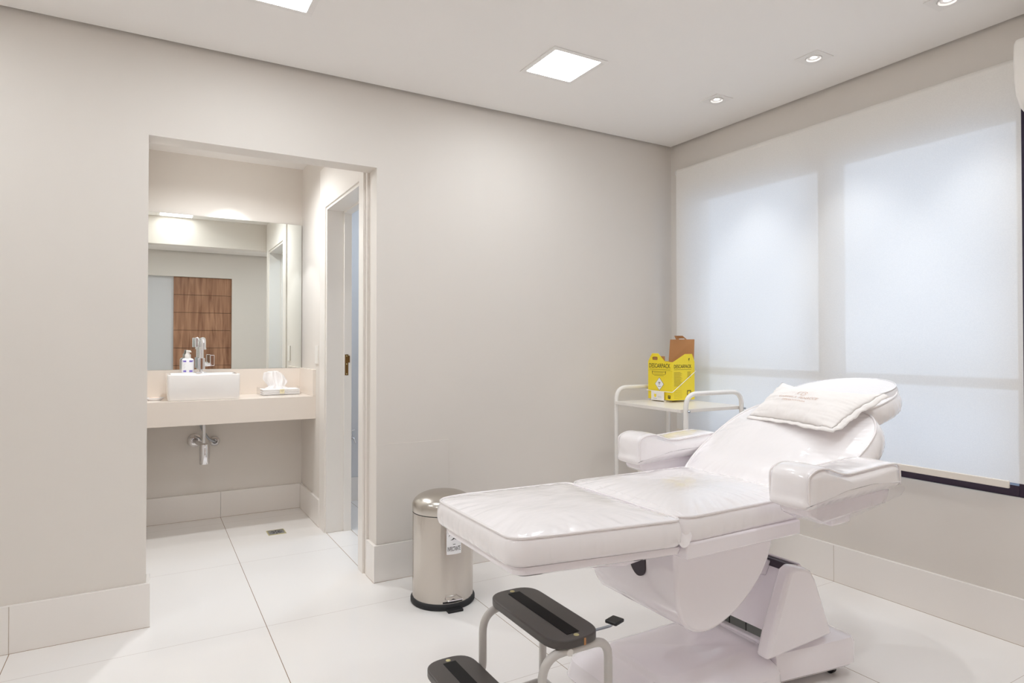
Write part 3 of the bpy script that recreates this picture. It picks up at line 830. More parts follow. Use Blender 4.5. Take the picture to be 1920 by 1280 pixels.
# warning label wrapped on the body
la = math.atan2(-.86, .27)
def lf(u, v, e=0): 
    return binpt(pa+.03+u/.1425, .1429+e, .312+v)
bm = bmesh.new(); rect_uv(bm, lf, -.036, .036, -.062, .062, 10)
lb = link('warning_label', bm, M['label_white'], body, label='white sticker printed INFECTANTE with a biohazard sign')
bm = bmesh.new(); text_bm(bm, 'INFECTANTE', lambda u, v: lf(u, v, .0004), -.031, -.047, .062, .020, bold=.012)
biohazard(bm, lambda u, v: lf(u, v, .0004), 0, .024, .029)
rect_uv(bm, lambda u, v: lf(u, v, .0004), -.006, .006, -.0185, -.016, 2)
link('label_print', bm, M['ink'], lb)

# ================================================================ step stool
t = top('step_stool', (1.0, 1.6, 0), 'two-step stool with black treads and pale grey tube legs', 'step stool')
def tread(x0, x1, y0, y1, z1, rad=.07):
    poly = round_poly([(x0, y0), (x1, y0), (x1, y1), (x0, y1)], rad, 8)
    o = link('tread', prism([(p.x, p.y) for p in poly], 'z', z1-.024, z1), M['black_tread'], t, bevel=.004, segs=3)
    xm = (x0+x1)/2
    link('grip_strip', box(xm-.021, xm+.021, y0+.035, y1-.035, z1, z1+.0012), M['grip'], o)
    for y in (y0+.022, y1-.022):
        link('screw', lat([(0, z1+.0018), (.005, z1+.0022), (.0075, z1+.001), (.008, z1)], xm+.002, y, 16), M['brass_light'], o, smooth=True)
    return o
UT, LT = .400, .205
o = tread(.944, 1.112, 1.405, 1.802, UT)
link('edge_chip', box(1.040, 1.046, 1.4035, 1.406, UT-.022, UT-.003), M['card'], o, label='bare wood showing through the chipped edge')
tread(.745, .905, 1.405, 1.855, LT)
R1 = .0125
def side(y, sgn):
    zt = UT-.024-R1
    pts = round_path([(1.142, y, 0.012), (1.142, y, zt), (.918, y, zt), (.918, y, LT-.024-R1), (.728, y, LT-.024-R1), (.715, y, .012)], [.055, .07, .035, .05], 8)
    link('side_frame', tb(pts, R1, 14), M['grey_tube'], t, smooth=True, auto=0)
    for x in (1.142, .715):
        link('foot_cap', lat([(0, 0), (.0155, 0), (.0155, .022), (.0128, .025)], x, y, 18), M['rubber'], t, smooth=True)
side(1.428, 1); side(1.772, -1)
link('crossbar', tb([(1.134, 1.44, .10), (1.134, 1.76, .10)], .009, 12), M['grey_tube'], t, smooth=True, auto=0)
link('crossbar', tb([(.735, 1.772, .09), (1.122, 1.772, .09)], .009, 12), M['grey_tube'], t, smooth=True, auto=0)
link('crossbar', tb([(1.03, 1.42, UT-.036), (1.03, 1.78, UT-.036)], .009, 12), M['grey_tube'], t, smooth=True, auto=0)
bm = bmesh.new(); v = lathe(bm, [(0, .004), (.010, .003), (.011, 0), (0, 0)], 0, 0, 20); bmesh.ops.rotate(bm, verts=v, cent=(0, 0, 0), matrix=Matrix.Rotation(PI/2, 3, 'X')); bmesh.ops.translate(bm, verts=v, vec=(1.0, 1.416, UT-.0365))
link('end_cap', bm, M['white_tube'], t, smooth=True)
link('bolt', tb([(1.018, 1.428, UT-.055), (1.018, 1.428, UT-.044)], .006, 6), M['chrome'], t)

# ================================================================ trolley with sharps box
TZ = .865
t = top('instrument_trolley', (2.62, 2.67, 0), 'white metal trolley with looped tube handles in the corner', 'trolley')
tr = Matrix.Rotation(math.radians(-2), 3, 'Z'); tp = Vector((2.387, 2.39, 0))
def T(x, y, z): return tp+tr@Vector((x, y, z))
TW, TL = .458, .555
def tbox(x0, x1, y0, y1, z0, z1):
    bm = box(x0, x1, y0, y1, z0, z1); bmesh.ops.rotate(bm, verts=bm.verts, cent=(0, 0, 0), matrix=tr); bmesh.ops.translate(bm, verts=bm.verts, vec=tp); return bm
link('top_shelf', tbox(0, TW, 0, TL, TZ-.018, TZ), M['white_lacquer'], t, bevel=.0015)
link('lower_shelf', tbox(.02, TW-.02, .0, TL, .30, .316), M['white_lacquer'], t, bevel=.0015)
for y in (-.014, TL+.014):
    pts = round_path([T(.024, y, .075), T(.024, y, .945), T(TW-.03, y, .945), T(TW-.03, y, .075)], [.075, .075], 8)
    link('handle_frame', tb(pts, .0125, 16), M['white_tube'], t, smooth=True, auto=0)
    link('side_rail', tb([T(.03, y, .565), T(TW-.035, y, .565)], .009, 12), M['white_tube'], t, smooth=True, auto=0)
    for x in (.024, TW-.03):
        c = T(x, y, 0)
        w_ = link('castor', tb([c+Vector((-.011, 0, .03)), c+Vector((.011, 0, .03))], .030, 24), M['rubber'], t, smooth=True, auto=40)
        link('castor_fork', tb([c+Vector((0, 0, .058)), c+Vector((0, 0, .08))], .014, 12), M['chrome'], w_, smooth=True, auto=40)
for x, y in ((.024, -.028), (TW-.03, -.028)):
    c = T(x+.004, y, TZ-.010)
    link('bolt', tb([c, c+Vector((.004, -.008, 0))], .006, 10), M['galv'], t)

# sharps box
SX0, SX1, SY0, SY1, SZ = 2.634, 2.812, 2.700, 2.904, .877
SH = .222
t = top('sharps_box', (2.72, 2.80, TZ), 'yellow cardboard sharps box with open brown lid on the trolley', 'sharps box')
th = .003
def wallpoly(poly, axis, a, b): return prism(poly, axis, a, b)
yy = [SY0, SY1]
# left (towards -X) face with handle tab, written u = from far (SY1) to near (SY0)
def lpoly(): return [(SY0, SZ), (SY1, SZ), (SY1, SZ+SH+.002), (SY1-.034, SZ+SH+.050), (SY1-.085, SZ+SH+.050), (SY0+.062, SZ+SH+.002), (SY0, SZ+SH)]
def hole_face(poly, hole, axis, a, b):
    """face with a hole: build two solids' worth of rings by bridging"""
    bm = bmesh.new()
    P = (lambda p, t: (t, p[0], p[1])) if axis == 'x' else (lambda p, t: (p[0], t, p[1]))
    for tt in (a, b):
        es = []
        for lp_ in (poly, hole):
            vs = [bm.verts.new(P(p, tt)) for p in lp_]
            es += [bm.edges.new((vs[i], vs[(i+1) % len(vs)])) for i in range(len(vs))]
        bmesh.ops.triangle_fill(bm, edges=es, use_beauty=True)
    bm.verts.ensure_lookup_table(); n1, n2 = len(poly), len(hole); N = n1+n2
    for (s, n) in ((0, n1), (n1, n2)):
        for i in range(n):
            q = (bm.verts[s+i], bm.verts[s+(i+1) % n], bm.verts[N+s+(i+1) % n], bm.verts[N+s+i])
            bm.faces.new(q)
    return bm
hy0, hy1 = SY1-.082, SY1-.036
hole = [(p.x, p.y) for p in round_poly([(hy0, SZ+SH+.010), (hy1, SZ+SH+.010), (hy1, SZ+SH+.030), (hy0, SZ+SH+.030)], .008, 3)]
bodyb = link('side_panel', hole_face(lpoly(), hole, 'x', SX0, SX0+th), M['box_yellow'], t)
rp = [(SX0+th, SZ), (SX1, SZ), (SX1, SZ+SH), (SX1-.020, SZ+SH+.047), (SX1-.076, SZ+SH+.047), (SX0+.010, SZ+SH+.002), (SX0+th, SZ+SH)]
front = link('front_panel', prism(rp, 'y', SY0, SY0+th), M['box_yellow'], t)
link('rear_panel', boxes([(SX0+th, SX1, SY1-th, SY1, SZ, SZ+SH), (SX1-th, SX1, SY0+th, SY1-th, SZ, SZ+SH), (SX0+th, SX1-th, SY0+th, SY1-th, SZ, SZ+.004)]), M['box_yellow'], t)
link('inner_flap', box(SX0+.006, SX0+.009, SY0+.07, SY1-.012, SZ+SH-.06, SZ+SH+.034), M['card'], t)
# open lid: leans back beyond the far corner
bm = bmesh.new()
L0, L1 = Vector((SX1-.012, SY1-.001, SZ+SH-.010)), Vector((SX1-.004, SY0+.004, SZ+SH-.010))
lidp = [L0, L1, L1+Vector((.012, .006, .144)), L0+Vector((.020, .006, .144))]
def quad_solid(bm, pts, n):
    A = [bm.verts.new(p) for p in pts]; B = [bm.verts.new(p+n) for p in pts]; k = len(pts)
    bm.faces.new(A); bm.faces.new(B[::-1])
    for i in range(k): bm.faces.new((A[i], A[(i+1) % k], B[(i+1) % k], B[i]))
quad_solid(bm, lidp, Vector((.003, 0, -.0008)))
lid = link('lid', bm, M['card'], t, label='raised brown cardboard lid')
bm = bmesh.new(); a_, b_ = lidp[3].lerp(lidp[2], .25), lidp[3].lerp(lidp[2], .70)
quad_solid(bm, [a_, a_.lerp(b_, .26), a_.lerp(b_, .26)+Vector((-.001, 0, .006)), a_.lerp(b_, .80)+Vector((-.001, 0, .006)), a_.lerp(b_, .80), b_, a_.lerp(b_, .74)+Vector((-.012, 0, .022)), a_+Vector((-.012, .002, .023))], Vector((.003, 0, -.0008)))
link('lid_tab', bm, M['card'], lid)
# printing on the two faces
fl = lambda u, v: Vector((SX0-.0006, SY1-u, SZ+v))       # u from far edge to near edge
fr = lambda u, v: Vector((SX0+u, SY0-.0006, SZ+v))
bm = bmesh.new(); W1 = SY1-SY0; W2 = SX1-SX0
text_bm(bm, 'DESCARPACK', fl, .010, SH-.036, W1-.026, .026, bold=.006)
rect_uv(bm, fl, .012, W1-.016, SH-.046, SH-.0445)
for u in (.036, .146):
    rect_uv(bm, fl, u, u+.004, SH-.072, SH-.060)
    bm.faces.new([bm.verts.new(fl(*q)) for q in ((u-.002, SH-.060), (u+.006, SH-.060), (u+.002, SH-.053))])
text_bm(bm, 'BIOHAZARD', fl, .074, .073, .034, .0045) if False else None
biohazard(bm, lambda u, v: fl(u, v)+Vector((-.0008, 0, 0)), .097, .0965, .0125)
rect_uv(bm, lambda u, v: fl(u, v)+Vector((-.0008, 0, 0)), .085, .109, .0755, .0775)
for (a, b, c, d) in ((.0, .076, .0, .037), ):
    pass
rect_uv(bm, fl, .168, .188, .008, .028)
link('print', bm, M['ink'], bodyb)
bm = bmesh.new()
def diamond(bm, fn, cx, cy, sx, sy, e):
    f_ = lambda u, v: fn(u, v)+Vector((-e, 0, 0))
    bm.faces.new([bm.verts.new(f_(*q)) for q in ((cx-sx, cy), (cx, cy-sy), (cx+sx, cy), (cx, cy+sy))])
diamond(bm, fl, .097, .091, .0375, .040, -.0001)
link('diamond_border', bm, M['ink'], bodyb)
bm = bmesh.new(); diamond(bm, fl, .097, .091, .0352, .0375, .0004)
link('diamond_sign', bm, M['label_white'], bodyb)
bm = bmesh.new()
for k, (a, b) in enumerate(((.045, .140), (.052, .130), (.038, .146), (.052, .132))):
    z_ = SH-.060-k*.0062-(.004 if k > 1 else 0); rect_uv(bm, fl, a, b, z_, z_+.0022)
rect_uv(bm, fl, .0, W1, SH-.054, SH-.0533)
text_bm(bm, '7', fl, .167, .014, .007, .015, bold=.02) if False else None
link('small_print', bm, M['ink_soft'], bodyb)
bm = bmesh.new(); text_bm(bm, '7', lambda u, v: fl(u, v)+Vector((-.0005, 0, 0)), .174, .0115, .008, .013, bold=.02)
link('volume_mark', bm, M['box_yellow'], bodyb)
bm = bmesh.new(); text_bm(bm, 'DESCARPACK', fr, .012, SH-.036, W2-.038, .021, bold=.006)
rect_uv(bm, fr, .012, W2-.028, SH-.0445, SH-.043)
bm.faces.new([bm.verts.new(fr(*q)) for q in ((.128, SH+.020), (.138, SH+.024), (.132, SH+.003))])
link('print', bm, M['ink'], front)
bm = bmesh.new()
for k in range(17):
    rect_uv(bm, fr, .012, .012+.05+.016*((k*7) % 5)/4, SH-.060-k*.0050, SH-.0586-k*.0050)
for k in range(6): rect_uv(bm, fr, .012, .075, .012+k*.0085, .0128+k*.0085)
for k in range(6): rect_uv(bm, fr, .118+.002*(k % 2), .145, SH-.060-k*.0062, SH-.0575-k*.0062)
link('small_print', bm, M['ink_soft'], front); bm = bmesh.new()
# ring emblem in the corner
pp = [round_poly([(-a, -a), (a, -a), (a, a), (-a, a)], a*.4, 4) for a in (.017, .0095)]
A = [bm.verts.new(fr(.132+p.x, .040+p.y)) for p in pp[0]]; B = [bm.verts.new(fr(.132+p.x, .040+p.y)) for p in pp[1]]
for i in range(len(A)): bm.faces.new((A[i], A[(i+1) % len(A)], B[(i+1) % len(A)], B[i]))
link('ring_emblem', bm, M['ink_soft'], front)
# wire holder with its white plate
t = top('box_holder', (2.70, 2.74, TZ), 'white wire holder with a small plate gripping the yellow box', 'wire holder')
bm = bmesh.new()
zz_ = SZ+.052
tube(bm, round_path([(SX0+.02, SY1+.008, zz_-.004), (SX0-.008, SY1+.008, zz_-.002), (SX0-.007, SY1-.10, zz_-.004), (SX0-.006, SY0-.006, zz_-.004), (SX0+.02, SY0-.006, zz_+.012), (SX1+.008, SY0-.005, SZ+.170), (SX1+.008, SY1-.02, SZ+.170)], .006, 4), .002, 8)
link('wire', bm, M['white_tube'], t, smooth=True, auto=0)
fp = link('plate', boxes([(SX0-.013, SX0-.0105, SY1-.148, SY1-.040, TZ+.006, zz_-.002), (SX0-.0105, SX0+.055, SY1-.148, SY1-.144, TZ+.0005, TZ+.010), (SX0-.0105, SX0+.055, SY1-.044, SY1-.040, TZ+.0005, TZ+.010)]), M['white_tube'], t, bevel=.0008)
bm = bmesh.new()
f3 = lambda u, v: Vector((SX0-.0134, SY1-u, SZ+v))
bm.faces.new([bm.verts.new(f3(*q)) for q in ((.066, .018), (.075, .010), (.084, .018), (.085, .034), (.079, .031), (.071, .031), (.065, .034))])
link('emblem', bm, M['box_yellow'], fp)
bm = bmesh.new(); rect_uv(bm, f3, .060, .090, .004, .006); rect_uv(bm, f3, .096, .125, .018, .0192); rect_uv(bm, f3, .096, .128, .013, .0142)
link('plate_print', bm, M['galv'], fp)

# ================================================================ treatment chair
t = top('treatment_chair', (1.8, 1.6, 0), 'white reclining treatment chair wrapped in clear plastic', 'treatment chair')
ex, ey, ez = Vector((1, 0, 0)), Vector((0, 1, 0)), Vector((0, 0, 1))
YM = 1.60
# leg rest
ol = round_poly([(.812, 1.405), (.90, 1.388), (1.322, 1.318), (1.322, 1.880), (.90, 1.905), (.812, 1.885)], [.07, .1, .035, .035, .1, .09], 10)
cushion('leg_rest', t, outline=ol, O=ez*.700, U=ex, V=ey, W=ez, thick=.082, crown=.026, side=.014, n=260, wr=.0028, seed=1, power=3.2, freq=60)
# seat
ol = round_poly([(1.322, 1.322), (1.86, 1.330), (1.90, 1.34), (1.90, 1.86), (1.86, 1.87), (1.322, 1.880)], [.07, .05, .05, .05, .05, .07], 10)
cushion('seat', t, outline=ol, O=ez*.702, U=ex, V=ey, W=ez, thick=.082, crown=.032, side=.012, n=260, wr=.0031, seed=5, power=3.5, freq=64)
# backrest
a = math.radians(29.5); bu = Vector((math.cos(a), 0, math.sin(a))); bw = Vector((-math.sin(a), 0, math.cos(a)))
ol = round_poly([(-.02, 1.335), (.10, 1.295), (.25, 1.272), (.40, 1.290), (.50, 1.365), (.515, YM), (.50, 1.835), (.40, 1.895), (.25, 1.910), (.10, 1.900), (-.02, 1.865)], [.04, .06, .08, .08, .08, .1, .08, .08, .08, .06, .04], 6)
cushion('backrest', t, outline=ol, O=Vector((1.895, 0, .700)), U=bu, V=ey, W=bw, thick=.095, crown=.022, side=.016, n=260, wr=.0024, seed=9, power=4, freq=50,
        topshape=lambda q: .012*math.cos((q.y-YM)*6.0)+.010*math.exp(-((q.x-.05)/.09)**2))
o = bpy.data.objects.new
bm = prism([(2.00, .70), (2.35, .895), (2.30, .80), (2.08, .66)], 'y', 1.45, 1.75)
link('backrest_shell', bm, M['shell'], t, bevel=.02, segs=3)
# headrest
a = math.radians(14); hu = Vector((math.cos(a), 0, math.sin(a))); hw = Vector((-math.sin(a), 0, math.cos(a)))
ol = [Vector((.135+.235*math.copysign(abs(math.cos(q))**.85, math.cos(q)), YM+.215*math.copysign(abs(math.sin(q))**.85, math.sin(q)))) for q in [2*PI*k/60 for k in range(60)]]
cushion('headrest', t, outline=ol, O=Vector((2.325, 0, .945)), U=hu, V=ey, W=hw, thick=.085, crown=.015, side=.014, n=180, wr=.0028, seed=13, power=4, freq=40)
link('headrest_bar', box(2.30, 2.40, 1.52, 1.68, .86, .90), M['galv'], t, bevel=.004)

# armrests: wavy padded blocks
def armrest(y0, y1, xo, name='armrest'):
    outer = y0 if abs(y0-YM) > abs(y1-YM) else y1
    prof = [(1.650, .722), (1.643, .76), (1.646, .805), (1.656, .826), (1.690, .838), (1.736, .836), (1.790, .819), (1.843, .811), (1.929, .815), (2.03, .820), (2.090, .818), (2.113, .806), (2.120, .780), (2.120, .743), (2.00, .737), (1.80, .728)]
    prof = [(p[0]+xo, p[1]) for p in prof]
    P = [Vector(p) for p in prof]
    top_ = catmull(P, 5, True)
    P2 = resample(top_, 150); n = len(P2)
    c = sum(P2, Vector((0, 0)))/n
    bm = bmesh.new(); rings = []
    K = 14
    for k in range(K+1):
        s = k/K; y = y0+(y1-y0)*s
        e = max(0, abs(s-.5)*2-.72)/.28
        ins = .016*(1-math.sqrt(max(0, 1-e*e)))
        ring = []
        for i, p in enumerate(P2):
            tn = (P2[(i+1) % n]-P2[i-1]).normalized(); nn = Vector((tn.y, -tn.x))
            if nn.dot(p-c) < 0: nn = -nn
            q = p-nn*ins+nn*.004*math.sin(PI*s)
            wv = .0012*noise.noise(Vector((q.x*40, q.y*40, y*22+xo*50)))
            q = q+nn*wv
            ring.append(bm.verts.new((q.x, y, q.y)))
        rings.append(ring)
    for A, B in zip(rings, rings[1:]):
        for i in range(n): bm.faces.new((A[i], A[(i+1) % n], B[(i+1) % n], B[i]))
    for ring, y, sg in ((rings[0], y0, -1), (rings[-1], y1, 1)):
        prev = ring
        for f_, b_ in ((.9, .003), (.6, .007), (.3, .008)):
            cur = [bm.verts.new((c.x+(v.co.x-c.x)*f_, y+sg*b_, c.y+(v.co.z-c.y)*f_)) for v in ring]
            for i in range(n): bm.faces.new((prev[i], prev[(i+1) % n], cur[(i+1) % n], cur[i]))
            prev = cur
        bm.faces.new(prev)
    o = link(name, bm, M['vinyl'], t, smooth=True, auto=0)
    for y in (y0, y1):
        yy_ = y+(.0045 if y == y0 else -.0045)
        tp_ = [p for p in P2 if p.y > .7465 or p.x < 1.66+xo]
        pts = [Vector((p[0]+xo, yy_, p[1])) for p in [(1.651, .735), (1.648, .80), (1.656, .822), (1.690, .835), (1.736, .834), (1.790, .817), (1.843, .809), (1.929, .813), (2.03, .818), (2.090, .816), (2.112, .805), (2.118, .780), (2.118, .748)]]
        link('piping', tb(catmull(pts, 5), .0032, 6), M['piping'], o, smooth=True, auto=0)
    # tray beneath, chamfered at the front
    pr2 = [(1.665, .724), (1.675, .695), (1.735, .668), (1.80, .672), (2.07, .688), (2.09, .735), (1.90, .735)]
    link('armrest_tray', prism([(p[0]+xo, p[1]) for p in pr2], 'y', y0+.02, y1-.02), M['shell'], o, bevel=.008, segs=2)
    return o
near = armrest(1.142, 1.282, 0)
armrest(1.918, 2.058, .05)
for (ya, yb, xx) in ((1.215, 1.335, 1.86), (1.865, 1.985, 1.91)):
    link('armrest_bracket', box(xx, xx+.10, ya, yb, .63, .672), M['shell'], t, bevel=.006)
# loose clear film hanging under the near armrest
bm = bmesh.new(); gr = []
for i in range(61):
    u = i/60; x = 1.668+.455*u; row = []
    for j in range(11):
        v = j/10
        zb = .668+.046*u-.012*math.sin(PI*u)+.004*noise.noise(Vector((u*7, 0, 1)))
        z = .745+(zb-.745)*v
        y = 1.136+.0025*noise.noise(Vector((u*16, v*1.2, 5)))*(1+2*v)-.004*math.sin(PI*v)+.012*v*v
        row.append(bm.verts.new((x, y, z)))
    gr.append(row)
for i in range(60):
    for j in range(10): bm.faces.new((gr[i][j], gr[i+1][j], gr[i+1][j+1], gr[i][j+1]))
link('plastic_film', bm, M['film'], t, smooth=True, auto=0, label='clear plastic film hanging below the near armrest')
# the wrapped cover dipping between leg rest and seat
bm = bmesh.new(); gr = []
for i in range(49):
    u = i/48; y = 1.309+.580*u; row = []
    drop = .050*math.exp(-((u)/.035)**2)+.030*math.exp(-((1-u)/.03)**2)
    for j in range(13):
        v = j/12; x = 1.292+.060*v
        dip = .030*(1-(2*v-1)**2)**.8
        z = .7045+.010*math.sin(PI*min(max(u, 0), 1))**.5-dip-drop+.0022*noise.noise(Vector((u*26, v*2, 4)))
        row.append(bm.verts.new((x, y, z)))
    gr.append(row)
for i in range(48):
    for j in range(12): bm.faces.new((gr[i][j], gr[i+1][j], gr[i+1][j+1], gr[i][j+1]))
link('cover_fold', bm, M['vinyl'], t, smooth=True, auto=0)

# leg-rest tray (thin white moulding under the cushion)
ol = round_poly([(.825, 1.410), (.90, 1.398), (1.335, 1.328), (1.335, 1.875), (.90, 1.890), (.825, 1.870)], [.07, .1, .02, .02, .1, .09], 8)
bm = bmesh.new()
def ringz(s, z):
    c = Vector((1.08, 1.62)); return [bm.verts.new((c.x+(p.x-c.x)*s, c.y+(p.y-c.y)*s, z+(.006 if p.x < 1.0 else 0)*0)) for p in ol]
rr = [ringz(.99, .620), ringz(1.0, .614), ringz(.985, .600), ringz(.93, .592)]
for A, B in zip(rr, rr[1:]):
    for i in range(len(A)): bm.faces.new((A[i], A[(i+1) % len(A)], B[(i+1) % len(A)], B[i]))
bm.faces.new(rr[0]); bm.faces.new(rr[-1])
link('leg_rest_tray', bm, M['shell'], t, smooth=True, auto=40)
link('leg_rest_frame', prism([(.93, .592), (1.33, .592), (1.33, .545), (1.24, .535), (.98, .572)], 'y', 1.47, 1.76), M['shell'], t, bevel=.008)
# seat tray
link('seat_tray', box(1.335, 1.845, 1.312, 1.885, .585, .632), M['shell'], t, bevel=.006, segs=3)
# hull below the seat
hp = [(1.290, .590), (1.290, .520), (1.33, .50), (1.362, .46), (1.368, .42), (1.385, .375), (1.41, .345), (1.45, .325), (1.50, .318), (1.56, .328), (1.62, .350), (1.68, .388), (1.74, .445), (1.785, .515), (1.80, .590)]
hp = [(1.358, .590), (1.360, .500), (1.366, .430), (1.380, .385), (1.405, .350), (1.445, .327), (1.50, .320), (1.56, .332), (1.62, .355), (1.68, .393), (1.74, .447), (1.785, .515), (1.805, .590)]
hull = link('hull', prism([(p.x, p.y) for p in catmull([Vector(p) for p in hp], 4)], 'y', 1.382, 1.80), M['shell'], t, bevel=.012, segs=3)
link('front_cover', prism([(p.x, p.y) for p in catmull([Vector(p) for p in [(1.20, .588), (1.215, .53), (1.25, .475), (1.30, .43), (1.372, .395), (1.375, .588)]], 4)], 'y', 1.50, 1.80), M['shell'], t, bevel=.012, segs=3) if False else None
bm = bmesh.new()
pts = [(p.x, p.y) for p in round_poly([(1.512, .545), (1.512, .478), (1.548, .462), (1.583, .49), (1.583, .545)], .02, 5)]
link('cable_slot', prism([(y, z) for y, z in pts], 'x', 1.3555, 1.360), M['dark_slot'], hull, label='dark plate standing for the shaded opening in the hull front')  # no hole cut; the shade inside is put into the plate colour
# curved front panel of the lifting column between the cheeks, and the arm that carries the hull
pn = catmull([Vector(p) for p in [(1.878, .198), (1.905, .232), (1.950, .312), (1.984, .396)]], 5)
link('column_panel', prism([(p.x, p.y) for p in pn]+[(2.03, .375), (2.06, .20)], 'y', 1.450, 1.750), M['shell'], t, smooth=True, auto=30)
link('lifting_arm', prism([(1.70, .46), (1.78, .50), (1.995, .405), (1.965, .355), (1.80, .40)], 'y', 1.54, 1.68), M['shell'], t, bevel=.006)
link('top_gap_shade', prism([(1.978, .392), (1.992, .414), (2.018, .414), (2.018, .38)], 'y', 1.449, 1.751), M['dark_slot'], t, label='dark solid standing for the shaded gap along the top of the tower')  # dark block fills the gap; its shade is put into the colour
link('louvre', box(1.893, 1.93, 1.450, 1.750, .150, .200), M['louvre'], t, bevel=.001)
for yy_ in (1.495, 1.57, 1.645):
    link('louvre_gap', box(1.8915, 1.8935, yy_, yy_+.004, .155, .198), M['black_plastic'], t)
# rear tower: two side cheeks and a back
ck = [(1.785, .150), (1.815, .235), (1.855, .320), (1.885, .385), (1.905, .425), (1.935, .437), (1.985, .425), (2.020, .408), (2.045, .375), (2.140, .160)]
ckc = [(p[0], p[1]) for p in ck]
link('side_cheek', prism(ckc, 'y', 1.395, 1.448), M['shell'], t, bevel=.014, segs=3)
link('side_cheek', prism(ckc, 'y', 1.752, 1.805), M['shell'], t, bevel=.014, segs=3)
link('tower_back', prism([(2.016, .424), (2.040, .400), (2.132, .16), (2.05, .16), (2.016, .36)], 'y', 1.44, 1.76), M['shell'], t, bevel=.006)
# base mouldings
bp = [(1.405, 1.50), (1.405, 1.75)]
bm = bmesh.new()
def brings(lst):
    rings = []
    for poly, z in lst: rings.append([bm.verts.new((p.x, p.y, z)) for p in poly])
    for A, B in zip(rings, rings[1:]):
        for i in range(len(A)): bm.faces.new((A[i], A[(i+1) % len(A)], B[(i+1) % len(A)], B[i]))
    bm.faces.new(rings[0]); bm.faces.new(rings[-1])
def rp_(x0, x1, y0, y1, r): return round_poly([(x0, y0), (x1, y0), (x1, y1), (x0, y1)], r, 6)
brings([(rp_(1.285, 1.868, 1.385, 1.850, .06), .030), (rp_(1.275, 1.868, 1.378, 1.858, .06), .045), (rp_(1.290, 1.868, 1.385, 1.850, .06), .098), (rp_(1.315, 1.868, 1.398, 1.838, .06), .112),
        (rp_(1.36, 1.868, 1.425, 1.815, .06), .122), (rp_(1.395, 1.868, 1.455, 1.785, .05), .134), (rp_(1.405, 1.868, 1.475, 1.770, .04), .150), (rp_(1.415, 1.868, 1.487, 1.760, .04), .154)])
link('base_cover', bm, M['shell'], t, smooth=True, auto=30)
bm = bmesh.new()
def rearpoly(i):
    return round_poly([(1.870, 1.425+i), (1.95, 1.415+i), (2.10, 1.390+i), (2.255-i, 1.372+i), (2.262-i, 1.60), (2.255-i, 1.828-i), (2.10, 1.810-i), (1.95, 1.785-i), (1.870, 1.775-i)], [.004, .08, .08, .04, .1, .04, .08, .08, .004], 6)
brings([(rearpoly(.010), .034), (rearpoly(0), .045), (rearpoly(0), .120), (rearpoly(.006), .136), (rearpoly(.022), .142), (rearpoly(.05), .155), (rearpoly(.07), .160)])
link('rear_base_cover', bm, M['shell'], t, smooth=True, auto=30)
for x, y in ((2.175, 1.43), (2.175, 1.77), (1.35, 1.44), (1.35, 1.79)):
    link('castor', tb([(x-.009, y, .018), (x+.009, y, .018)], .018, 20), M['rubber'], t, smooth=True)
# foot pedal beside the base
o = link('pedal_arm', tb(round_path([(1.36, 1.835, .075), (1.46, 1.985, .085), (1.585, 1.965, .095), (1.59, 1.935, .130)], .01, 3), .006, 6), M['galv'], t)
bm = prism([(p.x, p.y) for p in round_poly([(-.030, -.026), (.030, -.026), (.030, .026), (-.030, .026)], .006, 3)], 'z', 0, .012)
bmesh.ops.rotate(bm, verts=bm.verts, cent=(0, 0, 0), matrix=Matrix.Rotation(math.radians(18), 3, 'Z')); bmesh.ops.translate(bm, verts=bm.verts, vec=(1.567, 1.92, .130))
link('foot_pedal', bm, M['black_plastic'], t, bevel=.003)

# ---------------------------------------------------------------- oval pillow on the headrest
cx_, cy_ = 2.515, 1.60
a = math.radians(10); hu = Vector((math.cos(a), 0, math.sin(a))); hw = Vector((-math.sin(a), 0, math.cos(a)))
ol = [Vector((.205*math.cos(q), .195*math.sin(q))) for q in [2*PI*k/60 for k in range(60)]]
bm, pip = cushion_mesh(outline=ol, O=Vector((cx_, cy_, 1.017)), U=hu, V=ey, W=hw, thick=.055, crown=.020, side=.008, n=200, wr=.0018, seed=21, power=2.4, freq=60, bottom_in=.035)
op = top('oval_pillow', (cx_, cy_, .97), 'round white pillow in a gathered fabric cover on the headrest', 'pillow')
o = link('cover', bm, M['cotton_cover'], op, smooth=True, auto=0)
link('seam', tb(pip, .0022, 6, True), M['cotton_cover'], o, smooth=True, auto=0)

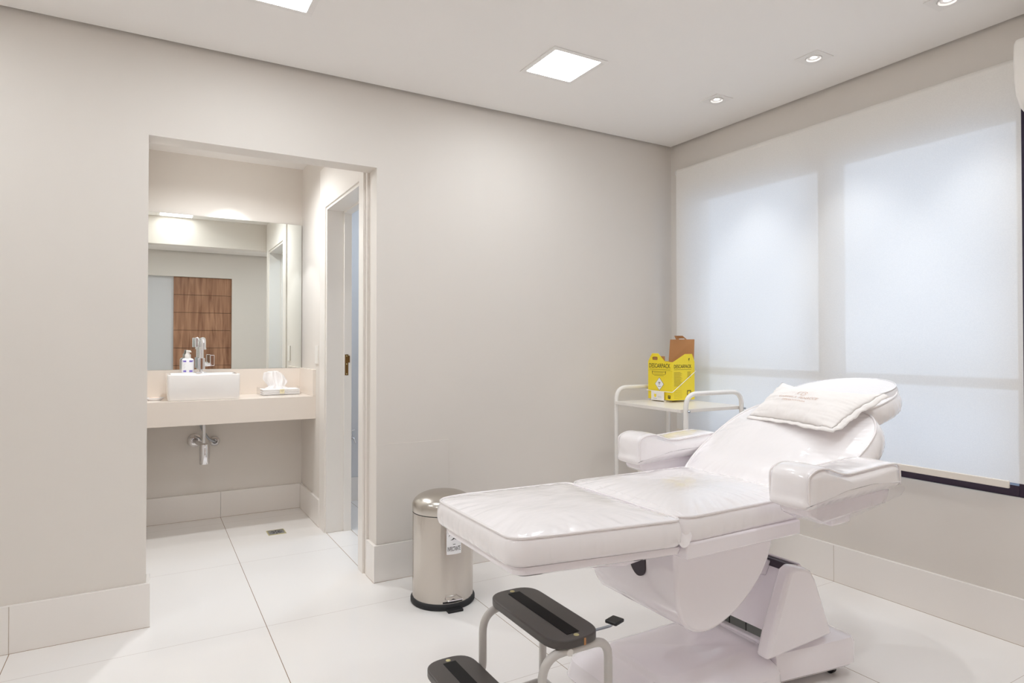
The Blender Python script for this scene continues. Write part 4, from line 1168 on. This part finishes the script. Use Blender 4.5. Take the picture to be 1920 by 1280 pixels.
# ---------------------------------------------------------------- pillow with the printed emblem
FL, FH, NL, NH = Vector((2.205, 1.81, .902)), Vector((2.405, 1.80, 1.036)), Vector((2.095, 1.365, .905)), Vector((2.385, 1.35, 1.018))
def pil(u, v, s=1):
    """u: far (0) to near (1); v: low (0) to high (1); s: +1 top side, -1 underside"""
    p = (FL*(1-u)+NL*u)*(1-v)+(FH*(1-u)+NH*u)*v
    nrm = (NL-FL).cross(FH-FL).normalized()
    if nrm.z < 0: nrm = -nrm
    # pinched outline
    du, dv = 2*u-1, 2*v-1
    cen = (FL+FH+NL+NH)/4
    p = cen+(p-cen)*(1-.05*(1-du*du)*(dv*dv)-.045*(1-dv*dv)*(du*du))
    e = max(0, (1-abs(du)**2.6))*max(0, (1-abs(dv)**2.6))
    h = (.040 if s > 0 else .022)*e**.62
    fold = noise.noise(Vector((u*3, v*22, 4)))*.004*max(0, abs(du)-.35)+noise.noise(Vector((u*26, v*3, 9)))*.003*max(0, abs(dv)-.35)
    fold += noise.noise(Vector((u*7, v*9, 2)))*.0025*e
    sag = -.030*(1-abs(du)**3)*max(0, dv)**1.5
    rim = .008*noise.noise(Vector((u*9, v*7, 31)))*max(abs(du), abs(dv))**6
    crn = 1-min(1, (abs(du)*abs(dv))**8*1.4)
    return p+nrm*(s*h+fold*2*crn+sag+rim*crn)
bm = bmesh.new(); NU, NV = 80, 56
tv = [[bm.verts.new(pil(i/NU, j/NV, 1)) for j in range(NV+1)] for i in range(NU+1)]
bv = [[tv[i][j] if i in (0, NU) or j in (0, NV) else bm.verts.new(pil(i/NU, j/NV, -1)) for j in range(NV+1)] for i in range(NU+1)]
for i in range(NU):
    for j in range(NV):
        bm.faces.new((tv[i][j], tv[i+1][j], tv[i+1][j+1], tv[i][j+1]))
        q = (bv[i][j], bv[i][j+1], bv[i+1][j+1], bv[i+1][j])
        try: bm.faces.new(q)
        except ValueError: pass
pp_ = top('printed_pillow', (2.27, 1.58, .88), 'white cotton pillow with pale rose printed emblem on the backrest', 'pillow')
pc = link('pillowcase', bm, M['cotton'], pp_, smooth=True, auto=0)
# flange along the low edge and the near edge
bm = bmesh.new(); gr = []
path = [(u/40, 0.0) for u in range(41)]+[(1.0, v/24) for v in range(1, 25)]
cen = (FL+FH+NL+NH)/4
for k, (u, v) in enumerate(path):
    p = pil(u, v, 1); d = (p-cen); d.z = 0; d = (-ex*.9+ey*-.1 if v == 0 and u < .96 else (ey*-1+ex*.1 if v > .06 else (-ex-ey*.9))).normalized()
    row = [bm.verts.new(p+d*(.001+.020*j/3)+Vector((0, 0, -.010*(j/3)**1.5+.006*noise.noise(Vector((k*.22, j*.4, 3)))*j/3))) for j in range(4)]
    gr.append(row)
for i in range(len(gr)-1):
    for j in range(3): bm.faces.new((gr[i][j], gr[i+1][j], gr[i+1][j+1], gr[i][j+1]))
o = link('flange', bm, M['cotton'], pc, smooth=True, auto=0)
s_ = o.modifiers.new('thick', 'SOLIDIFY'); s_.thickness = .0015
# printed words and emblem
nrm_p = (NL-FL).cross(FH-FL).normalized(); nrm_p = nrm_p if nrm_p.z > 0 else -nrm_p
fp_ = lambda u, v: pil(u, v, 1)+nrm_p*.0012
bm = bmesh.new()
text_bm(bm, 'GABRIELA', fp_, .24, .42, .21, .056, bold=.0)
text_bm(bm, 'PENACCE', fp_, .475, .42, .20, .056, bold=.0)
text_bm(bm, 'DERMATOLOGIA', fp_, .32, .34, .26, .036, bold=.0)
fe = lambda u, v: pil(.46+u*.62, .56+v*.8, 1)+nrm_p*.0012
arc_uv(bm, fe, 0, 0, .070, .082, 20, 200, 20); arc_uv(bm, fe, .02, -.01, .035, .045, -150, 120, 16)
rect_uv(bm, fe, -.012, -.004, -.05, .045, 2)
link('printed_emblem', bm, M['logo'], pc, label='pale rose printed words and round emblem')
